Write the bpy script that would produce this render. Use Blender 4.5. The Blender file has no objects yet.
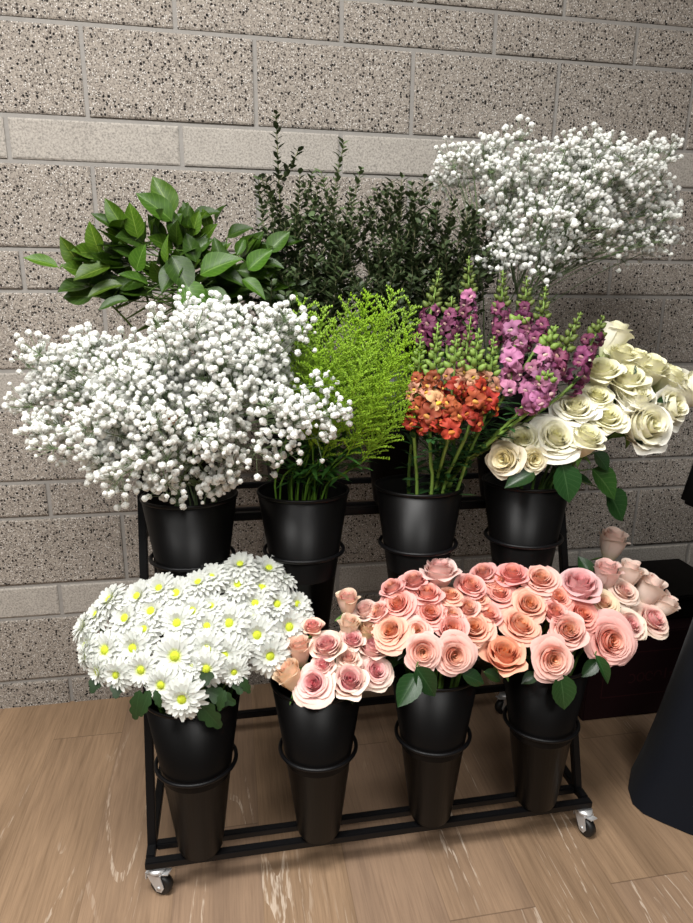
import bpy, math, random
import numpy as np
from mathutils import Vector, Matrix, Quaternion
PI = math.pi
scn = bpy.context.scene
col = scn.collection
rnd = random.Random(7)

# ------------------------------------------------------------------ camera
F_PX = 640.0
CAM = Vector((0.3122243845943818, -1.802287170548976, 1.2077505583543062))
YAW, PITCH, ROLL = 0.17985371954274681, -0.25936508985299433, 0.01031716555888926
def basis():
    cy, sy, cp, sp = math.cos(YAW), math.sin(YAW), math.cos(PITCH), math.sin(PITCH)
    fw = Vector((sy*cp, cy*cp, sp)); rt = Vector((cy, -sy, 0)); up = rt.cross(fw)
    c, s = math.cos(ROLL), math.sin(ROLL)
    return c*rt + s*up, -s*rt + c*up, fw
RT, UP, FW = basis()
cd = bpy.data.cameras.new('camera'); cam = bpy.data.objects.new('camera', cd); col.objects.link(cam)
cd.sensor_fit = 'HORIZONTAL'; cd.sensor_width = 36.0; cd.lens = 36.0*F_PX/693.0; cd.clip_start = 0.02
m3 = Matrix((RT, UP, -FW)).transposed()
cam.matrix_world = Matrix.Translation(CAM) @ m3.to_4x4()
scn.camera = cam

def ray(px, py):
    return RT*((px-346.5)/F_PX) - UP*((py-461.5)/F_PX) + FW
def at(px, py, Y):
    """point of the plane y = Y that stands at this place of the photograph"""
    d = ray(px, py); return CAM + d*((Y-CAM.y)/d.y)
def atz(px, py, z):
    d = ray(px, py); return CAM + d*((z-CAM.z)/d.z)
def depth(p): return (p-CAM).dot(FW)
def face(a, b):
    """axis leaning a to the right and b upward, the rest towards the viewer's side of the stand"""
    return (RT*a + UP*b - FW*math.sqrt(max(0.0, 1-a*a-b*b))).normalized()

# ------------------------------------------------------------------ helpers
class MB:
    def __init__(s): s.v = []; s.f = []; s.uv = []; s.m = []
    def quadgrid(s, P, nu, nv, uvf=None, mat=0):
        """P[j][i] rows of points"""
        b = len(s.v)
        for j in range(nv):
            for i in range(nu): s.v.append(tuple(P[j][i]))
        for j in range(nv-1):
            for i in range(nu-1):
                q = (b+j*nu+i, b+j*nu+i+1, b+(j+1)*nu+i+1, b+(j+1)*nu+i)
                s.f.append(q); s.m.append(mat)
                if uvf:
                    s.uv.append([uvf(ii, jj) for ii, jj in ((i, j), (i+1, j), (i+1, j+1), (i, j+1))])
                else: s.uv.append([(0, 0)]*4)
    def raw(s, vs, fs, mat=0, uvs=None):
        b = len(s.v); s.v.extend(tuple(p) for p in vs)
        for k, f in enumerate(fs):
            s.f.append(tuple(b+i for i in f)); s.m.append(mat)
            s.uv.append(uvs[k] if uvs else [(0, 0)]*len(f))
    def tube(s, pts, radii, n=6, mat=0, caps=True):
        pts = [Vector(p) for p in pts]; b = len(s.v)
        if not hasattr(radii, '__len__'): radii = [radii]*len(pts)
        ref = Vector((0.31, 0.17, 0.93)); N = None
        for k, p in enumerate(pts):
            t = (pts[min(k+1, len(pts)-1)] - pts[max(k-1, 0)])
            t = t.normalized() if t.length > 1e-9 else Vector((0, 0, 1))
            if N is None:
                N = t.cross(ref)
                if N.length < .05: N = t.cross(Vector((1, 0, 0)))
            N = (N - t*N.dot(t)).normalized(); Bn = t.cross(N)
            for i in range(n):
                a = 2*PI*i/n; s.v.append(tuple(p + (N*math.cos(a)+Bn*math.sin(a))*radii[k]))
        for k in range(len(pts)-1):
            for i in range(n):
                j = (i+1) % n
                s.f.append((b+k*n+i, b+k*n+j, b+(k+1)*n+j, b+(k+1)*n+i)); s.m.append(mat)
                v0, v1 = k/(len(pts)-1), (k+1)/(len(pts)-1)
                s.uv.append([(i/n, v0), ((i+1)/n, v0), ((i+1)/n, v1), (i/n, v1)])
        if caps:
            s.f.append(tuple(b+i for i in reversed(range(n)))); s.m.append(mat); s.uv.append([(0, 0)]*n)
            e = b+(len(pts)-1)*n
            s.f.append(tuple(e+i for i in range(n))); s.m.append(mat); s.uv.append([(0, 0)]*n)
    def box(s, c, h, R=None, bev=0.0, mat=0):
        c = Vector(c); hx, hy, hz = h
        R = R or Matrix.Identity(3)
        if bev <= 0:
            vs = [c + R @ Vector((sx*hx, sy*hy, sz*hz)) for sz in (-1, 1) for sy in (-1, 1) for sx in (-1, 1)]
            s.raw(vs, [(0, 2, 3, 1), (4, 5, 7, 6), (0, 1, 5, 4), (2, 6, 7, 3), (0, 4, 6, 2), (1, 3, 7, 5)], mat)
            return
        import bmesh
        bm = bmesh.new(); bmesh.ops.create_cube(bm, size=2.0)
        for v in bm.verts: v.co = Vector((v.co.x*hx, v.co.y*hy, v.co.z*hz))
        bmesh.ops.bevel(bm, geom=bm.edges[:], offset=bev, segments=2, affect='EDGES')
        bm.verts.ensure_lookup_table()
        s.raw([c + R @ v.co for v in bm.verts], [[v.index for v in f.verts] for f in bm.faces], mat); bm.free()
    def bar(s, a, b, w, w2=None, bev=.002, mat=0, upv=(0, 0, 1)):
        a, b = Vector(a), Vector(b); t = (b-a).normalized()
        u = Vector(upv); x = u.cross(t)
        if x.length < .05: x = Vector((1, 0, 0))
        x.normalize(); y = t.cross(x)
        R = Matrix((x, y, t)).transposed()
        s.box((a+b)/2, (w/2, (w2 or w)/2, (b-a).length/2), R, bev, mat)
    def lathe(s, prof, n=40, c=(0, 0, 0), mat=0):
        b = len(s.v); c = Vector(c)
        for r, z in prof:
            for i in range(n):
                a = 2*PI*i/n; s.v.append((c.x+r*math.cos(a), c.y+r*math.sin(a), c.z+z))
        for k in range(len(prof)-1):
            for i in range(n):
                j = (i+1) % n
                s.f.append((b+k*n+i, b+k*n+j, b+(k+1)*n+j, b+(k+1)*n+i)); s.m.append(mat); s.uv.append([(0, 0)]*4)
    def mesh(s, name, mats, smooth=True):
        me = bpy.data.meshes.new(name)
        me.from_pydata(s.v, [], s.f)
        if not isinstance(mats, (list, tuple)): mats = [mats]
        for m in mats: me.materials.append(m)
        if len(mats) > 1: me.polygons.foreach_set('material_index', s.m)
        uv = me.uv_layers.new(name='UVMap')
        flat = np.array([c for f in s.uv for p in f for c in p], dtype=np.float32)
        uv.data.foreach_set('uv', flat)
        if smooth: me.polygons.foreach_set('use_smooth', [True]*len(me.polygons))
        me.update(); return me
    def build(s, name, mats, parent=None, smooth=True, loc=None):
        return link(name, s.mesh(name, mats, smooth), parent, loc)
def link(name, me, parent=None, loc=None):
    o = bpy.data.objects.new(name, me); col.objects.link(o)
    if parent: o.parent = parent
    if loc is not None: o.location = loc
    return o
def clone(o, parent):
    c = o.copy(); col.objects.link(c); c.parent = parent; return c
def tag(o, label=None, cat=None, group=None, kind=None):
    if label: o['label'] = label
    if cat: o['category'] = cat
    if group: o['group'] = group
    if kind: o['kind'] = kind
    return o
def thing(name, loc, label, cat, group=None):
    o = bpy.data.objects.new(name, None); col.objects.link(o); o.location = loc
    o.empty_display_size = .03
    return tag(o, label, cat, group)
def aim(axis, spin=0.0, hint=None):
    """rotation taking local +Z to axis; local -Y stays as close as it can to hint"""
    z = Vector(axis).normalized(); h = Vector(hint) if hint is not None else Vector((0, 0, 1))
    y = h - z*h.dot(z)
    if y.length < 1e-4: y = Vector((1, 0, 0)) - z*z.x
    y.normalize(); x = y.cross(z)
    R = Matrix((x, y, z)).transposed()
    return (R @ Matrix.Rotation(spin, 3, 'Z'))
def pose(o, loc, R, s):
    o.matrix_local = Matrix.Translation(loc) @ R.to_4x4() @ Matrix.Diagonal((s, s, s, 1)) if not hasattr(s, '__len__') else \
        Matrix.Translation(loc) @ R.to_4x4() @ Matrix.Diagonal((s[0], s[1], s[2], 1))
def smooth_path(P, n=5):
    P = [Vector(p) for p in P]; Q = [P[0]*2-P[1]] + P + [P[-1]*2-P[-2]]; out = []
    for k in range(1, len(Q)-2):
        for i in range(n):
            t = i/n; a, b, c, d = Q[k-1], Q[k], Q[k+1], Q[k+2]
            out.append(.5*((2*b)+(c-a)*t+(2*a-5*b+4*c-d)*t*t+(3*b-a-3*c+d)*t**3))
    out.append(P[-1]); return out
def sstep(a, b, x):
    t = min(1, max(0, (x-a)/(b-a))); return t*t*(3-2*t)

# ------------------------------------------------------------------ materials
def lin(h):
    h = h.lstrip('#'); r = []
    for i in (0, 2, 4):
        c = int(h[i:i+2], 16)/255; r.append(c/12.92 if c <= .04045 else ((c+.055)/1.055)**2.4)
    return (*r, 1)
class NT:
    def __init__(s, name):
        s.mat = bpy.data.materials.new(name); s.mat.use_nodes = True
        s.t = s.mat.node_tree; s.t.nodes.clear()
        s.out = s.n('ShaderNodeOutputMaterial')
    def n(s, typ, **kw):
        nd = s.t.nodes.new(typ)
        for k, v in kw.items(): setattr(nd, k, v)
        return nd
    def l(s, a, b): s.t.links.new(a, b)
    def val(s, sock, v):
        if hasattr(v, 'is_linked') or hasattr(v, 'links'): s.l(v, sock)
        else: sock.default_value = v
    def math(s, op, a, b=0.0, c=None):
        nd = s.n('ShaderNodeMath', operation=op); s.val(nd.inputs[0], a); s.val(nd.inputs[1], b)
        if c is not None: s.val(nd.inputs[2], c)
        return nd.outputs[0]
    def mix(s, fac, a, b, bt='MIX'):
        nd = s.n('ShaderNodeMix', data_type='RGBA', blend_type=bt)
        s.val(nd.inputs[0], fac); s.val(nd.inputs[6], a); s.val(nd.inputs[7], b); return nd.outputs[2]
    def ramp(s, fac, stops, interp='LINEAR'):
        nd = s.n('ShaderNodeValToRGB'); cr = nd.color_ramp; cr.interpolation = interp
        while len(cr.elements) < len(stops): cr.elements.new(.5)
        for e, (p, c) in zip(cr.elements, stops): e.position = p; e.color = c
        s.val(nd.inputs[0], fac); return nd.outputs[0]
    def noise(s, vec, scale, detail=2, rough=.5, dist=0.0):
        nd = s.n('ShaderNodeTexNoise'); nd.inputs['Scale'].default_value = scale
        nd.inputs['Detail'].default_value = detail; nd.inputs['Roughness'].default_value = rough
        nd.inputs['Distortion'].default_value = dist
        if vec is not None: s.l(vec, nd.inputs['Vector'])
        return nd.outputs[0]
    def mapping(s, vec, scale=(1, 1, 1), loc=(0, 0, 0)):
        nd = s.n('ShaderNodeMapping'); nd.inputs['Scale'].default_value = scale; nd.inputs['Location'].default_value = loc
        s.l(vec, nd.inputs[0]); return nd.outputs[0]
    def bsdf(s, color, rough=.5, spec=.5, metal=0.0, transl=0.0, bump=None, bump_s=.3, bump_d=.002, sheen=0.0, coat=0.0):
        b = s.n('ShaderNodeBsdfPrincipled')
        s.val(b.inputs['Base Color'], color); s.val(b.inputs['Roughness'], rough)
        b.inputs['Specular IOR Level'].default_value = spec; b.inputs['Metallic'].default_value = metal
        if sheen: b.inputs['Sheen Weight'].default_value = sheen
        if coat: b.inputs['Coat Weight'].default_value = coat; b.inputs['Coat Roughness'].default_value = .2
        if bump is not None:
            bp = s.n('ShaderNodeBump'); bp.inputs['Strength'].default_value = bump_s; bp.inputs['Distance'].default_value = bump_d
            s.l(bump, bp.inputs['Height']); s.l(bp.outputs[0], b.inputs['Normal'])
        res = b.outputs[0]
        if transl:
            t = s.n('ShaderNodeBsdfTranslucent'); s.val(t.inputs[0], color)
            mx = s.n('ShaderNodeMixShader'); mx.inputs[0].default_value = transl
            s.l(b.outputs[0], mx.inputs[1]); s.l(t.outputs[0], mx.inputs[2]); res = mx.outputs[0]
        s.l(res, s.out.inputs[0]); return s.mat
def gen(nt): return nt.n('ShaderNodeTexCoord').outputs['Object']
def uvs(nt):
    sp = nt.n('ShaderNodeSeparateXYZ'); nt.l(nt.n('ShaderNodeTexCoord').outputs['UV'], sp.inputs[0]); return sp.outputs[0], sp.outputs[1]
def plain(name, color, rough=.5, **kw):
    nt = NT(name); return nt.bsdf(lin(color), rough, **kw)

M = {}
def stone(name, ca, cb, speck, bumpd):
    nt = NT(name); v = gen(nt)
    base = nt.mix(nt.noise(v, 14, 4, .6), lin(ca), lin(cb))
    big = nt.noise(v, 2.2, 3, .6)
    base = nt.mix(nt.math('MULTIPLY', big, .25), base, lin('#6f6860'))
    fine = nt.noise(v, 210, 3, .7)
    base = nt.mix(.85, base, nt.ramp(fine, [(.33, (.55, .55, .55, 1)), (.48, (1, 1, 1, 1)), (.66, (1.35, 1.34, 1.32, 1))]), 'MULTIPLY')
    h = fine
    if speck:
        for sc, thr, sel, c, seed in ((120, .38, .70, '#262321', 0.0), (230, .40, .76, '#4a433e', 3.1), (330, .45, .66, '#6a625b', 9.3), (240, .36, .70, '#d4cfc8', 7.7), (75, .24, .86, '#1c1a19', 5.5)):
            wv = nt.mapping(v, (1, 1, 1), (seed, seed, seed))
            vo = nt.n('ShaderNodeTexVoronoi'); vo.inputs['Scale'].default_value = sc; nt.l(wv, vo.inputs['Vector'])
            sp = nt.n('ShaderNodeSeparateColor'); nt.l(vo.outputs['Color'], sp.inputs[0])
            a = nt.math('LESS_THAN', vo.outputs['Distance'], thr)
            b = nt.math('GREATER_THAN', sp.outputs[0], sel)
            mk = nt.math('MULTIPLY', a, b)
            base = nt.mix(mk, base, lin(c))
            if c != '#d6d2c8': h = nt.math('SUBTRACT', h, nt.math('MULTIPLY', mk, .9))
    return nt.bsdf(base, .92, .2, bump=h, bump_s=.6, bump_d=bumpd)
M['block'] = stone('speckled_block', '#a59c92', '#918980', True, .003)
M['smooth_block'] = stone('smooth_block', '#aea8a0', '#9b958d', False, .0012)
nt = NT('mortar'); v = gen(nt)
M['mortar'] = nt.bsdf(nt.mix(nt.noise(v, 60, 4, .7), lin('#86827d'), lin('#9a9691')), .95, .2, bump=nt.noise(v, 250, 2), bump_s=.4)

def wood_floor():
    nt = NT('oak_vinyl'); v = gen(nt)
    sp = nt.n('ShaderNodeSeparateXYZ'); nt.l(v, sp.inputs[0]); X, Y = sp.outputs[0], sp.outputs[1]
    u = nt.math('DIVIDE', nt.math('ADD', X, 10.0355), .182); ix = nt.math('FLOOR', u); fx = nt.math('SUBTRACT', u, ix)
    w1 = nt.n('ShaderNodeTexWhiteNoise', noise_dimensions='1D'); nt.l(ix, w1.inputs['W'])
    vy = nt.math('DIVIDE', nt.math('ADD', nt.math('ADD', Y, 20.0), nt.math('MULTIPLY', w1.outputs[0], 1.22)), 1.22)
    iy = nt.math('FLOOR', vy); fy = nt.math('SUBTRACT', vy, iy)
    cid = nt.math('ADD', nt.math('MULTIPLY', ix, 17.31), nt.math('MULTIPLY', iy, 5.77))
    w2 = nt.n('ShaderNodeTexWhiteNoise', noise_dimensions='1D'); nt.l(cid, w2.inputs['W']); r = w2.outputs[0]
    cv = nt.n('ShaderNodeCombineXYZ'); nt.l(X, cv.inputs[0]); nt.l(Y, cv.inputs[1]); nt.l(nt.math('MULTIPLY', r, 37.0), cv.inputs[2])
    P = cv.outputs[0]
    broad = nt.noise(nt.mapping(P, (7, .9, 1)), 1.6, 3, .55, .6)
    grain = nt.noise(nt.mapping(P, (70, 3.0, 1)), 2.2, 4, .65, .3)
    fine = nt.noise(nt.mapping(P, (260, 7, 1)), 2.0, 2, .6)
    c = nt.mix(broad, lin('#65503c'), lin('#ac8e70'))
    c = nt.mix(.85, c, nt.ramp(grain, [(.25, (.66, .63, .6, 1)), (.5, (1, 1, 1, 1)), (.8, (1.22, 1.22, 1.22, 1))]), 'MULTIPLY')
    c = nt.mix(.45, c, nt.ramp(fine, [(.3, (.8, .79, .78, 1)), (.7, (1.15, 1.15, 1.15, 1))]), 'MULTIPLY')
    c = nt.mix(nt.math('MULTIPLY', r, .3), c, lin('#8a7468'))
    # limed cathedral figure: contour lines of a stretched noise, only where a mask allows
    fig = nt.noise(nt.mapping(P, (5.2, .42, 1)), 1.5, 1, .4, .2)
    ln = nt.math('ABSOLUTE', nt.math('SUBTRACT', nt.math('FRACT', nt.math('MULTIPLY', fig, 17.0)), .5))
    ln = nt.math('LESS_THAN', ln, .075)
    msk = nt.ramp(nt.noise(nt.mapping(P, (4.5, 1.1, 1), (3, 8, 0)), 1.4, 2), [(.52, (0, 0, 0, 1)), (.66, (1, 1, 1, 1))])
    brk = nt.ramp(nt.noise(nt.mapping(P, (120, 14, 1)), 2, 2), [(.45, (0, 0, 0, 1)), (.6, (1, 1, 1, 1))])
    k = nt.math('MULTIPLY', nt.math('MULTIPLY', ln, msk), nt.math('MULTIPLY', brk, .55))
    c = nt.mix(k, c, lin('#dccbb8'))
    ex = nt.math('LESS_THAN', nt.math('MINIMUM', fx, nt.math('SUBTRACT', 1.0, fx)), .006)
    ey = nt.math('LESS_THAN', nt.math('MINIMUM', fy, nt.math('SUBTRACT', 1.0, fy)), .0011)
    seam = nt.math('MULTIPLY', nt.math('MAXIMUM', nt.math('MULTIPLY', ex, .45), ey), .5)
    c = nt.mix(seam, c, lin('#4a372a'))
    h = nt.math('SUBTRACT', grain, nt.math('MULTIPLY', seam, 1.5))
    return nt.bsdf(c, nt.math('ADD', .42, nt.math('MULTIPLY', grain, .2)), .4, bump=h, bump_s=.12, bump_d=.001)
M['wood'] = wood_floor()
M['plastic'] = plain('black_bucket_plastic', '#080707', .40, spec=.2)
M['gloss'] = plain('glossy_black_edge', '#4a4a4a', .22, spec=.8)  # lighter grey paints the highlight line along the bucket's step
M['metal'] = plain('black_powder_coat', '#09090b', .42, spec=.25)
M['chrome'] = plain('zinc_plate', '#d2d2d2', .38, metal=.55)
M['tyre'] = plain('caster_rubber', '#121212', .5)
nt = NT('navy_cloth'); v = gen(nt)
M['navy'] = nt.bsdf(nt.mix(nt.noise(v, 8, 2), lin('#06080f'), lin('#080c16')), .85, .2, sheen=.05, bump=nt.noise(v, 700, 1), bump_s=.15)
M['blackcloth'] = plain('black_cloth', '#0b0b0c', .8, spec=.2)
M['maroon'] = plain('maroon_card', '#1c090d', .6, spec=.2)
M['brownbox'] = plain('dark_brown_card', '#0b0807', .7, spec=.15)
M['print'] = plain('faded_print', '#35191b', .6, spec=.2)

def petal_mat(name, inner, mid, outer, base, tip, transl=.20, lipmix=.5):
    """u = layer (0 heart .. 1 outermost petal), v = 0 claw .. 1 lip"""
    nt = NT(name); u, v = uvs(nt)
    c = nt.ramp(u, [(.0, lin(inner)), (.45, lin(mid)), (1.0, lin(outer))])
    c = nt.mix(nt.ramp(v, [(.0, (1, 1, 1, 1)), (.45, (0, 0, 0, 1))]), c, lin(base))
    c = nt.mix(nt.math('MULTIPLY', nt.ramp(v, [(.72, (0, 0, 0, 1)), (1, (1, 1, 1, 1))]), lipmix), c, lin(tip))
    oi = nt.n('ShaderNodeObjectInfo')
    c = nt.mix(1.0, c, oi.outputs['Color'], 'MULTIPLY')
    ob = gen(nt)
    c = nt.mix(.16, c, nt.ramp(nt.noise(ob, 5, 3), [(.3, (.7, .7, .7, 1)), (.7, (1.2, 1.2, 1.2, 1))]), 'MULTIPLY')
    return nt.bsdf(c, .55, .25, transl=transl)
M['peach'] = petal_mat('peach_petal', '#f8a868', '#f6aa92', '#f5b9b0', '#f6c8a4', '#fbdcd2')
M['pinkcream'] = petal_mat('pink_cream_petal', '#f27a98', '#f5a6b2', '#f8e2d4', '#ece2b8', '#f8ecd8', lipmix=.55)
M['blush'] = petal_mat('blush_petal', '#f6b8b4', '#f6d2c8', '#f8e8de', '#f0e4c8', '#fcf2e8', transl=.34, lipmix=.45)
M['white'] = petal_mat('ivory_petal', '#f6f2b8', '#f8f4d0', '#faf7e8', '#f0f2bc', '#fcfaf0', lipmix=.5)

def leaf_mat(name, c1, c2, vein, rough=.38, transl=.2, spec=.5):
    nt = NT(name); u, v = uvs(nt)
    oi = nt.n('ShaderNodeObjectInfo'); ob = gen(nt)
    c = nt.mix(nt.noise(ob, 9, 2), lin(c1), lin(c2))
    au = nt.math('ABSOLUTE', nt.math('SUBTRACT', u, .5))
    mid = nt.math('LESS_THAN', au, .022)
    side = nt.math('FRACT', nt.math('MULTIPLY', nt.math('SUBTRACT', v, nt.math('MULTIPLY', au, .55)), 7.5))
    side = nt.math('MULTIPLY', nt.math('LESS_THAN', nt.math('ABSOLUTE', nt.math('SUBTRACT', side, .5)), .06), .5)
    vn = nt.math('MAXIMUM', mid, side)
    c = nt.mix(nt.math('MULTIPLY', vn, .38), c, lin(vein))
    c = nt.mix(1.0, c, oi.outputs['Color'], 'MULTIPLY')
    return nt.bsdf(c, rough, spec, transl=transl, bump=vn, bump_s=.25, bump_d=.0015)
M['salal'] = leaf_mat('salal_leaf', '#27450c', '#456a18', '#7f9f50', .42, spec=.35)
M['roseleaf'] = leaf_mat('rose_leaf', '#234a22', '#2f5a2a', '#64895a', .35)
M['mumleaf'] = leaf_mat('mum_leaf', '#2f5526', '#3f6a30', '#5f8a50', .5)
def plain_oi(name, c1, c2, rough=.5, transl=.1, scale=30, spec=.4):
    nt = NT(name); oi = nt.n('ShaderNodeObjectInfo')
    c = nt.mix(nt.noise(gen(nt), scale, 2), lin(c1), lin(c2)); c = nt.mix(1.0, c, oi.outputs['Color'], 'MULTIPLY')
    return nt.bsdf(c, rough, spec, transl=transl)
M['myrtle'] = plain_oi('myrtle_leaf', '#3a4a30', '#56663f', .42, .15)
M['myrtlestem'] = plain('myrtle_stem', '#6f7050', .6)
M['stem'] = plain_oi('green_stem', '#4c7030', '#668a3c', .5, 0)
M['snapstem'] = plain_oi('snapdragon_stem', '#6f8f3c', '#8aa84e', .5, 0)
M['snapbud'] = plain_oi('snapdragon_bud', '#6f8c40', '#a6bc6a', .5, .15, 60)
M['snapleaf'] = plain_oi('snapdragon_leaf', '#2f5b2c', '#426f38', .5, .15)
M['gold'] = plain_oi('goldenrod_bud', '#86b022', '#a8cc3c', .55, .3, 40)
M['goldstem'] = plain_oi('goldenrod_stem', '#5f8f2c', '#7aa83a', .5, .1)
M['goldleaf'] = plain_oi('goldenrod_leaf', '#34602a', '#4a7a34', .45, .2)
M['wire'] = plain('breath_stem', '#6c7f58', .6)
M['breath'] = plain_oi('breath_blossom', '#f2f3ee', '#fbfbf8', .7, .35, 60, spec=.2)
M['wither'] = plain('withered_petal', '#a5683c', .7)
nt = NT('mum_petal'); u, v = uvs(nt)
c = nt.ramp(v, [(.0, lin('#c4d45a')), (.20, lin('#dde59a')), (.42, lin('#e0e2dc'))])
M['mum'] = nt.bsdf(c, .6, .2, transl=.25)
nt = NT('mum_eye'); M['mumeye'] = nt.bsdf(nt.mix(nt.noise(gen(nt), 9, 2), lin('#aabd2a'), lin('#d6da4a')), .7, .2)
def snap_mat(name, c1, c2, palate):
    nt = NT(name); u, v = uvs(nt); oi = nt.n('ShaderNodeObjectInfo')
    c = nt.ramp(v, [(0, lin(c2)), (.55, lin(c1)), (1, lin(c1))])
    c = nt.mix(u, c, lin(palate)); c = nt.mix(1.0, c, oi.outputs['Color'], 'MULTIPLY')
    return nt.bsdf(c, .55, .25, transl=.25)
M['s_plum'] = snap_mat('plum_snap_petal', '#8e4a6c', '#4a1c36', '#b88e8a')
M['s_orchid'] = snap_mat('orchid_snap_petal', '#c47ea4', '#7c3a62', '#dcb8b4')
M['s_red'] = snap_mat('red_snap_petal', '#cc4a38', '#8e2230', '#e88a40')
M['s_bronze'] = snap_mat('bronze_snap_petal', '#b8603e', '#7c2a30', '#eab25a')
M['s_apricot'] = snap_mat('apricot_snap_petal', '#e8b08c', '#c87462', '#f0c44c')

# ------------------------------------------------------------------ the setting
def build_wall():
    B = .4064; J = .0055
    Z0 = 1.9130555443742179; hs = [0]
    # course joints measured down from a joint high on the wall; 8 in and 4 in courses alternate
    zs = [Z0+.1016*3+.2032, Z0+.1016+.2032, Z0+.2032, Z0, Z0-.1016, Z0-.3048, Z0-.4064, Z0-.6096, Z0-.7112, Z0-.9144, Z0-1.016, Z0-1.2192, Z0-1.3208, Z0-1.524, Z0-1.6256, Z0-1.8288, -.02]
    kind = ['F', 'H', 'F', 'H', 'F', 'S', 'F', 'H', 'F', 'S', 'F', 'H', 'F', 'S', 'F', 'H']
    X0, X1 = -2.4, 3.6
    mb = MB(); r = random.Random(3); rec = .005
    for k, kd in enumerate(kind):
        zt, zb = zs[k]-J, zs[k+1]+J
        off = -.008 if kd == 'F' else .5*B+.007
        j = math.floor((X0-off)/B)
        while off+j*B < X1:
            xa, xb = max(X0, off+j*B+J), min(X1, off+(j+1)*B-J); j += 1
            if xb-xa < .02: continue
            y = r.uniform(-.0012, .0012); b = .004
            mat = 1 if kd == 'S' else 0
            o = [(xa, zb), (xb, zb), (xb, zt), (xa, zt)]; i = [(xa+b, zb+b), (xb-b, zb+b), (xb-b, zt-b), (xa+b, zt-b)]
            vs = [(x, rec+.003, z) for x, z in o] + [(x, y+.002, z) for x, z in o] + [(x, y, z) for x, z in i]
            fs = [(8, 9, 10, 11)] + [(q, (q+1) % 4, 4+(q+1) % 4, 4+q) for q in range(4)] + [(4+q, 4+(q+1) % 4, 8+(q+1) % 4, 8+q) for q in range(4)]
            mb.raw(vs, fs, mat)
    z1 = zs[0]
    mb.raw([(X0, rec, -.02), (X1, rec, -.02), (X1, rec, z1), (X0, rec, z1), (X0, .2, -.02), (X1, .2, -.02), (X1, .2, z1), (X0, .2, z1)],
           [(0, 1, 2, 3), (5, 4, 7, 6), (4, 0, 3, 7), (1, 5, 6, 2), (3, 2, 6, 7)], 2)
    o = mb.build('wall_back', [M['block'], M['smooth_block'], M['mortar']], smooth=False)
    tag(o, kind='structure')
build_wall()
mb = MB(); mb.box((.6, -1.9, -.03), (3.0, 2.105, .03)); tag(mb.build('floor', M['wood'], smooth=False), kind='structure')

# ------------------------------------------------------------------ the stand
XL, XR = .114, 1.083
def plane_y(z): return -.655 + .32*(z-.08)
FRONT = [(.2165, -.686, .0875), (.4635, -.686, .0875), (.712, -.684, .0875), (.962, -.684, .0875)]
MID_X = (.222, .451, .700, .945); MIDY = -.560; MIDZ = .447
TOP_X = (.215, .447, .700, .985); TOPY = -.310; TOPZ = .690
TILT = math.radians(-3.0)
BH, BR0, BR1 = .365, .0415, .0955
rack = thing('display_stand', (0.593, -.48, 0), 'black steel tiered flower stand on casters against the block wall', 'display stand')
RL = Vector((0.593, -.48, 0))
def rp(*p): return Vector(p)-RL
def rackpart(name, fn, mat='metal', parent=None, **kw):
    mb = MB(); fn(mb); return mb.build(name, M[mat], parent or rack, **kw)
T = .0175
zb = .0777
for (a, b) in (((XL-T/2, -.70, zb), (XR+T/2, -.70, zb)), ((XL-T/2, -.25, zb), (XR+T/2, -.25, zb))):
    rackpart('base_rail', lambda mb: mb.bar(rp(*a), rp(*b), T), smooth=False)
for x in (XL, XR):
    rackpart('side_rail', lambda mb: mb.bar(rp(x, -.69, zb), rp(x, -.26, zb), T), smooth=False)
    rackpart('front_post', lambda mb: mb.bar(rp(x, plane_y(.066), .066), rp(x, plane_y(1.0), 1.0), T, upv=(1, 0, 0)), smooth=False)
    rackpart('rear_post', lambda mb: mb.bar(rp(x, -.25, zb+.012), rp(x, -.25, 1.0), T, upv=(1, 0, 0)), smooth=False)
    rackpart('top_side_rail', lambda mb: mb.bar(rp(x, plane_y(1.0), 1.0), rp(x, -.24, 1.0), T), smooth=False)
for z in (.0785, .440, .728, .937):
    rackpart('cross_rail', lambda mb: mb.bar(rp(XL+.01, plane_y(z), z), rp(XR-.01, plane_y(z), z), .014 if z > .1 else .016), smooth=False)
for (y, z) in ((-.25, .737), (-.335, .683), (-.285, .683)):
    rackpart('rear_rail', lambda mb: mb.bar(rp(XL+.01, y, z), rp(XR-.01, y, z), .014), smooth=False)
for x in (XL, XR):
    rackpart('shelf_bracket', lambda mb: mb.bar(rp(x, plane_y(.683), .683), rp(x, -.25, .683), .012), smooth=False)
def bucket_axis(k):   # unit axis, leaning back a little like the ladder frame
    return Vector((0, -math.sin(TILT), math.cos(TILT)))
BA = bucket_axis(0)
BUCK = {}
ring_h = {'front': .208, 'mid': .236, 'top': .245}
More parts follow.
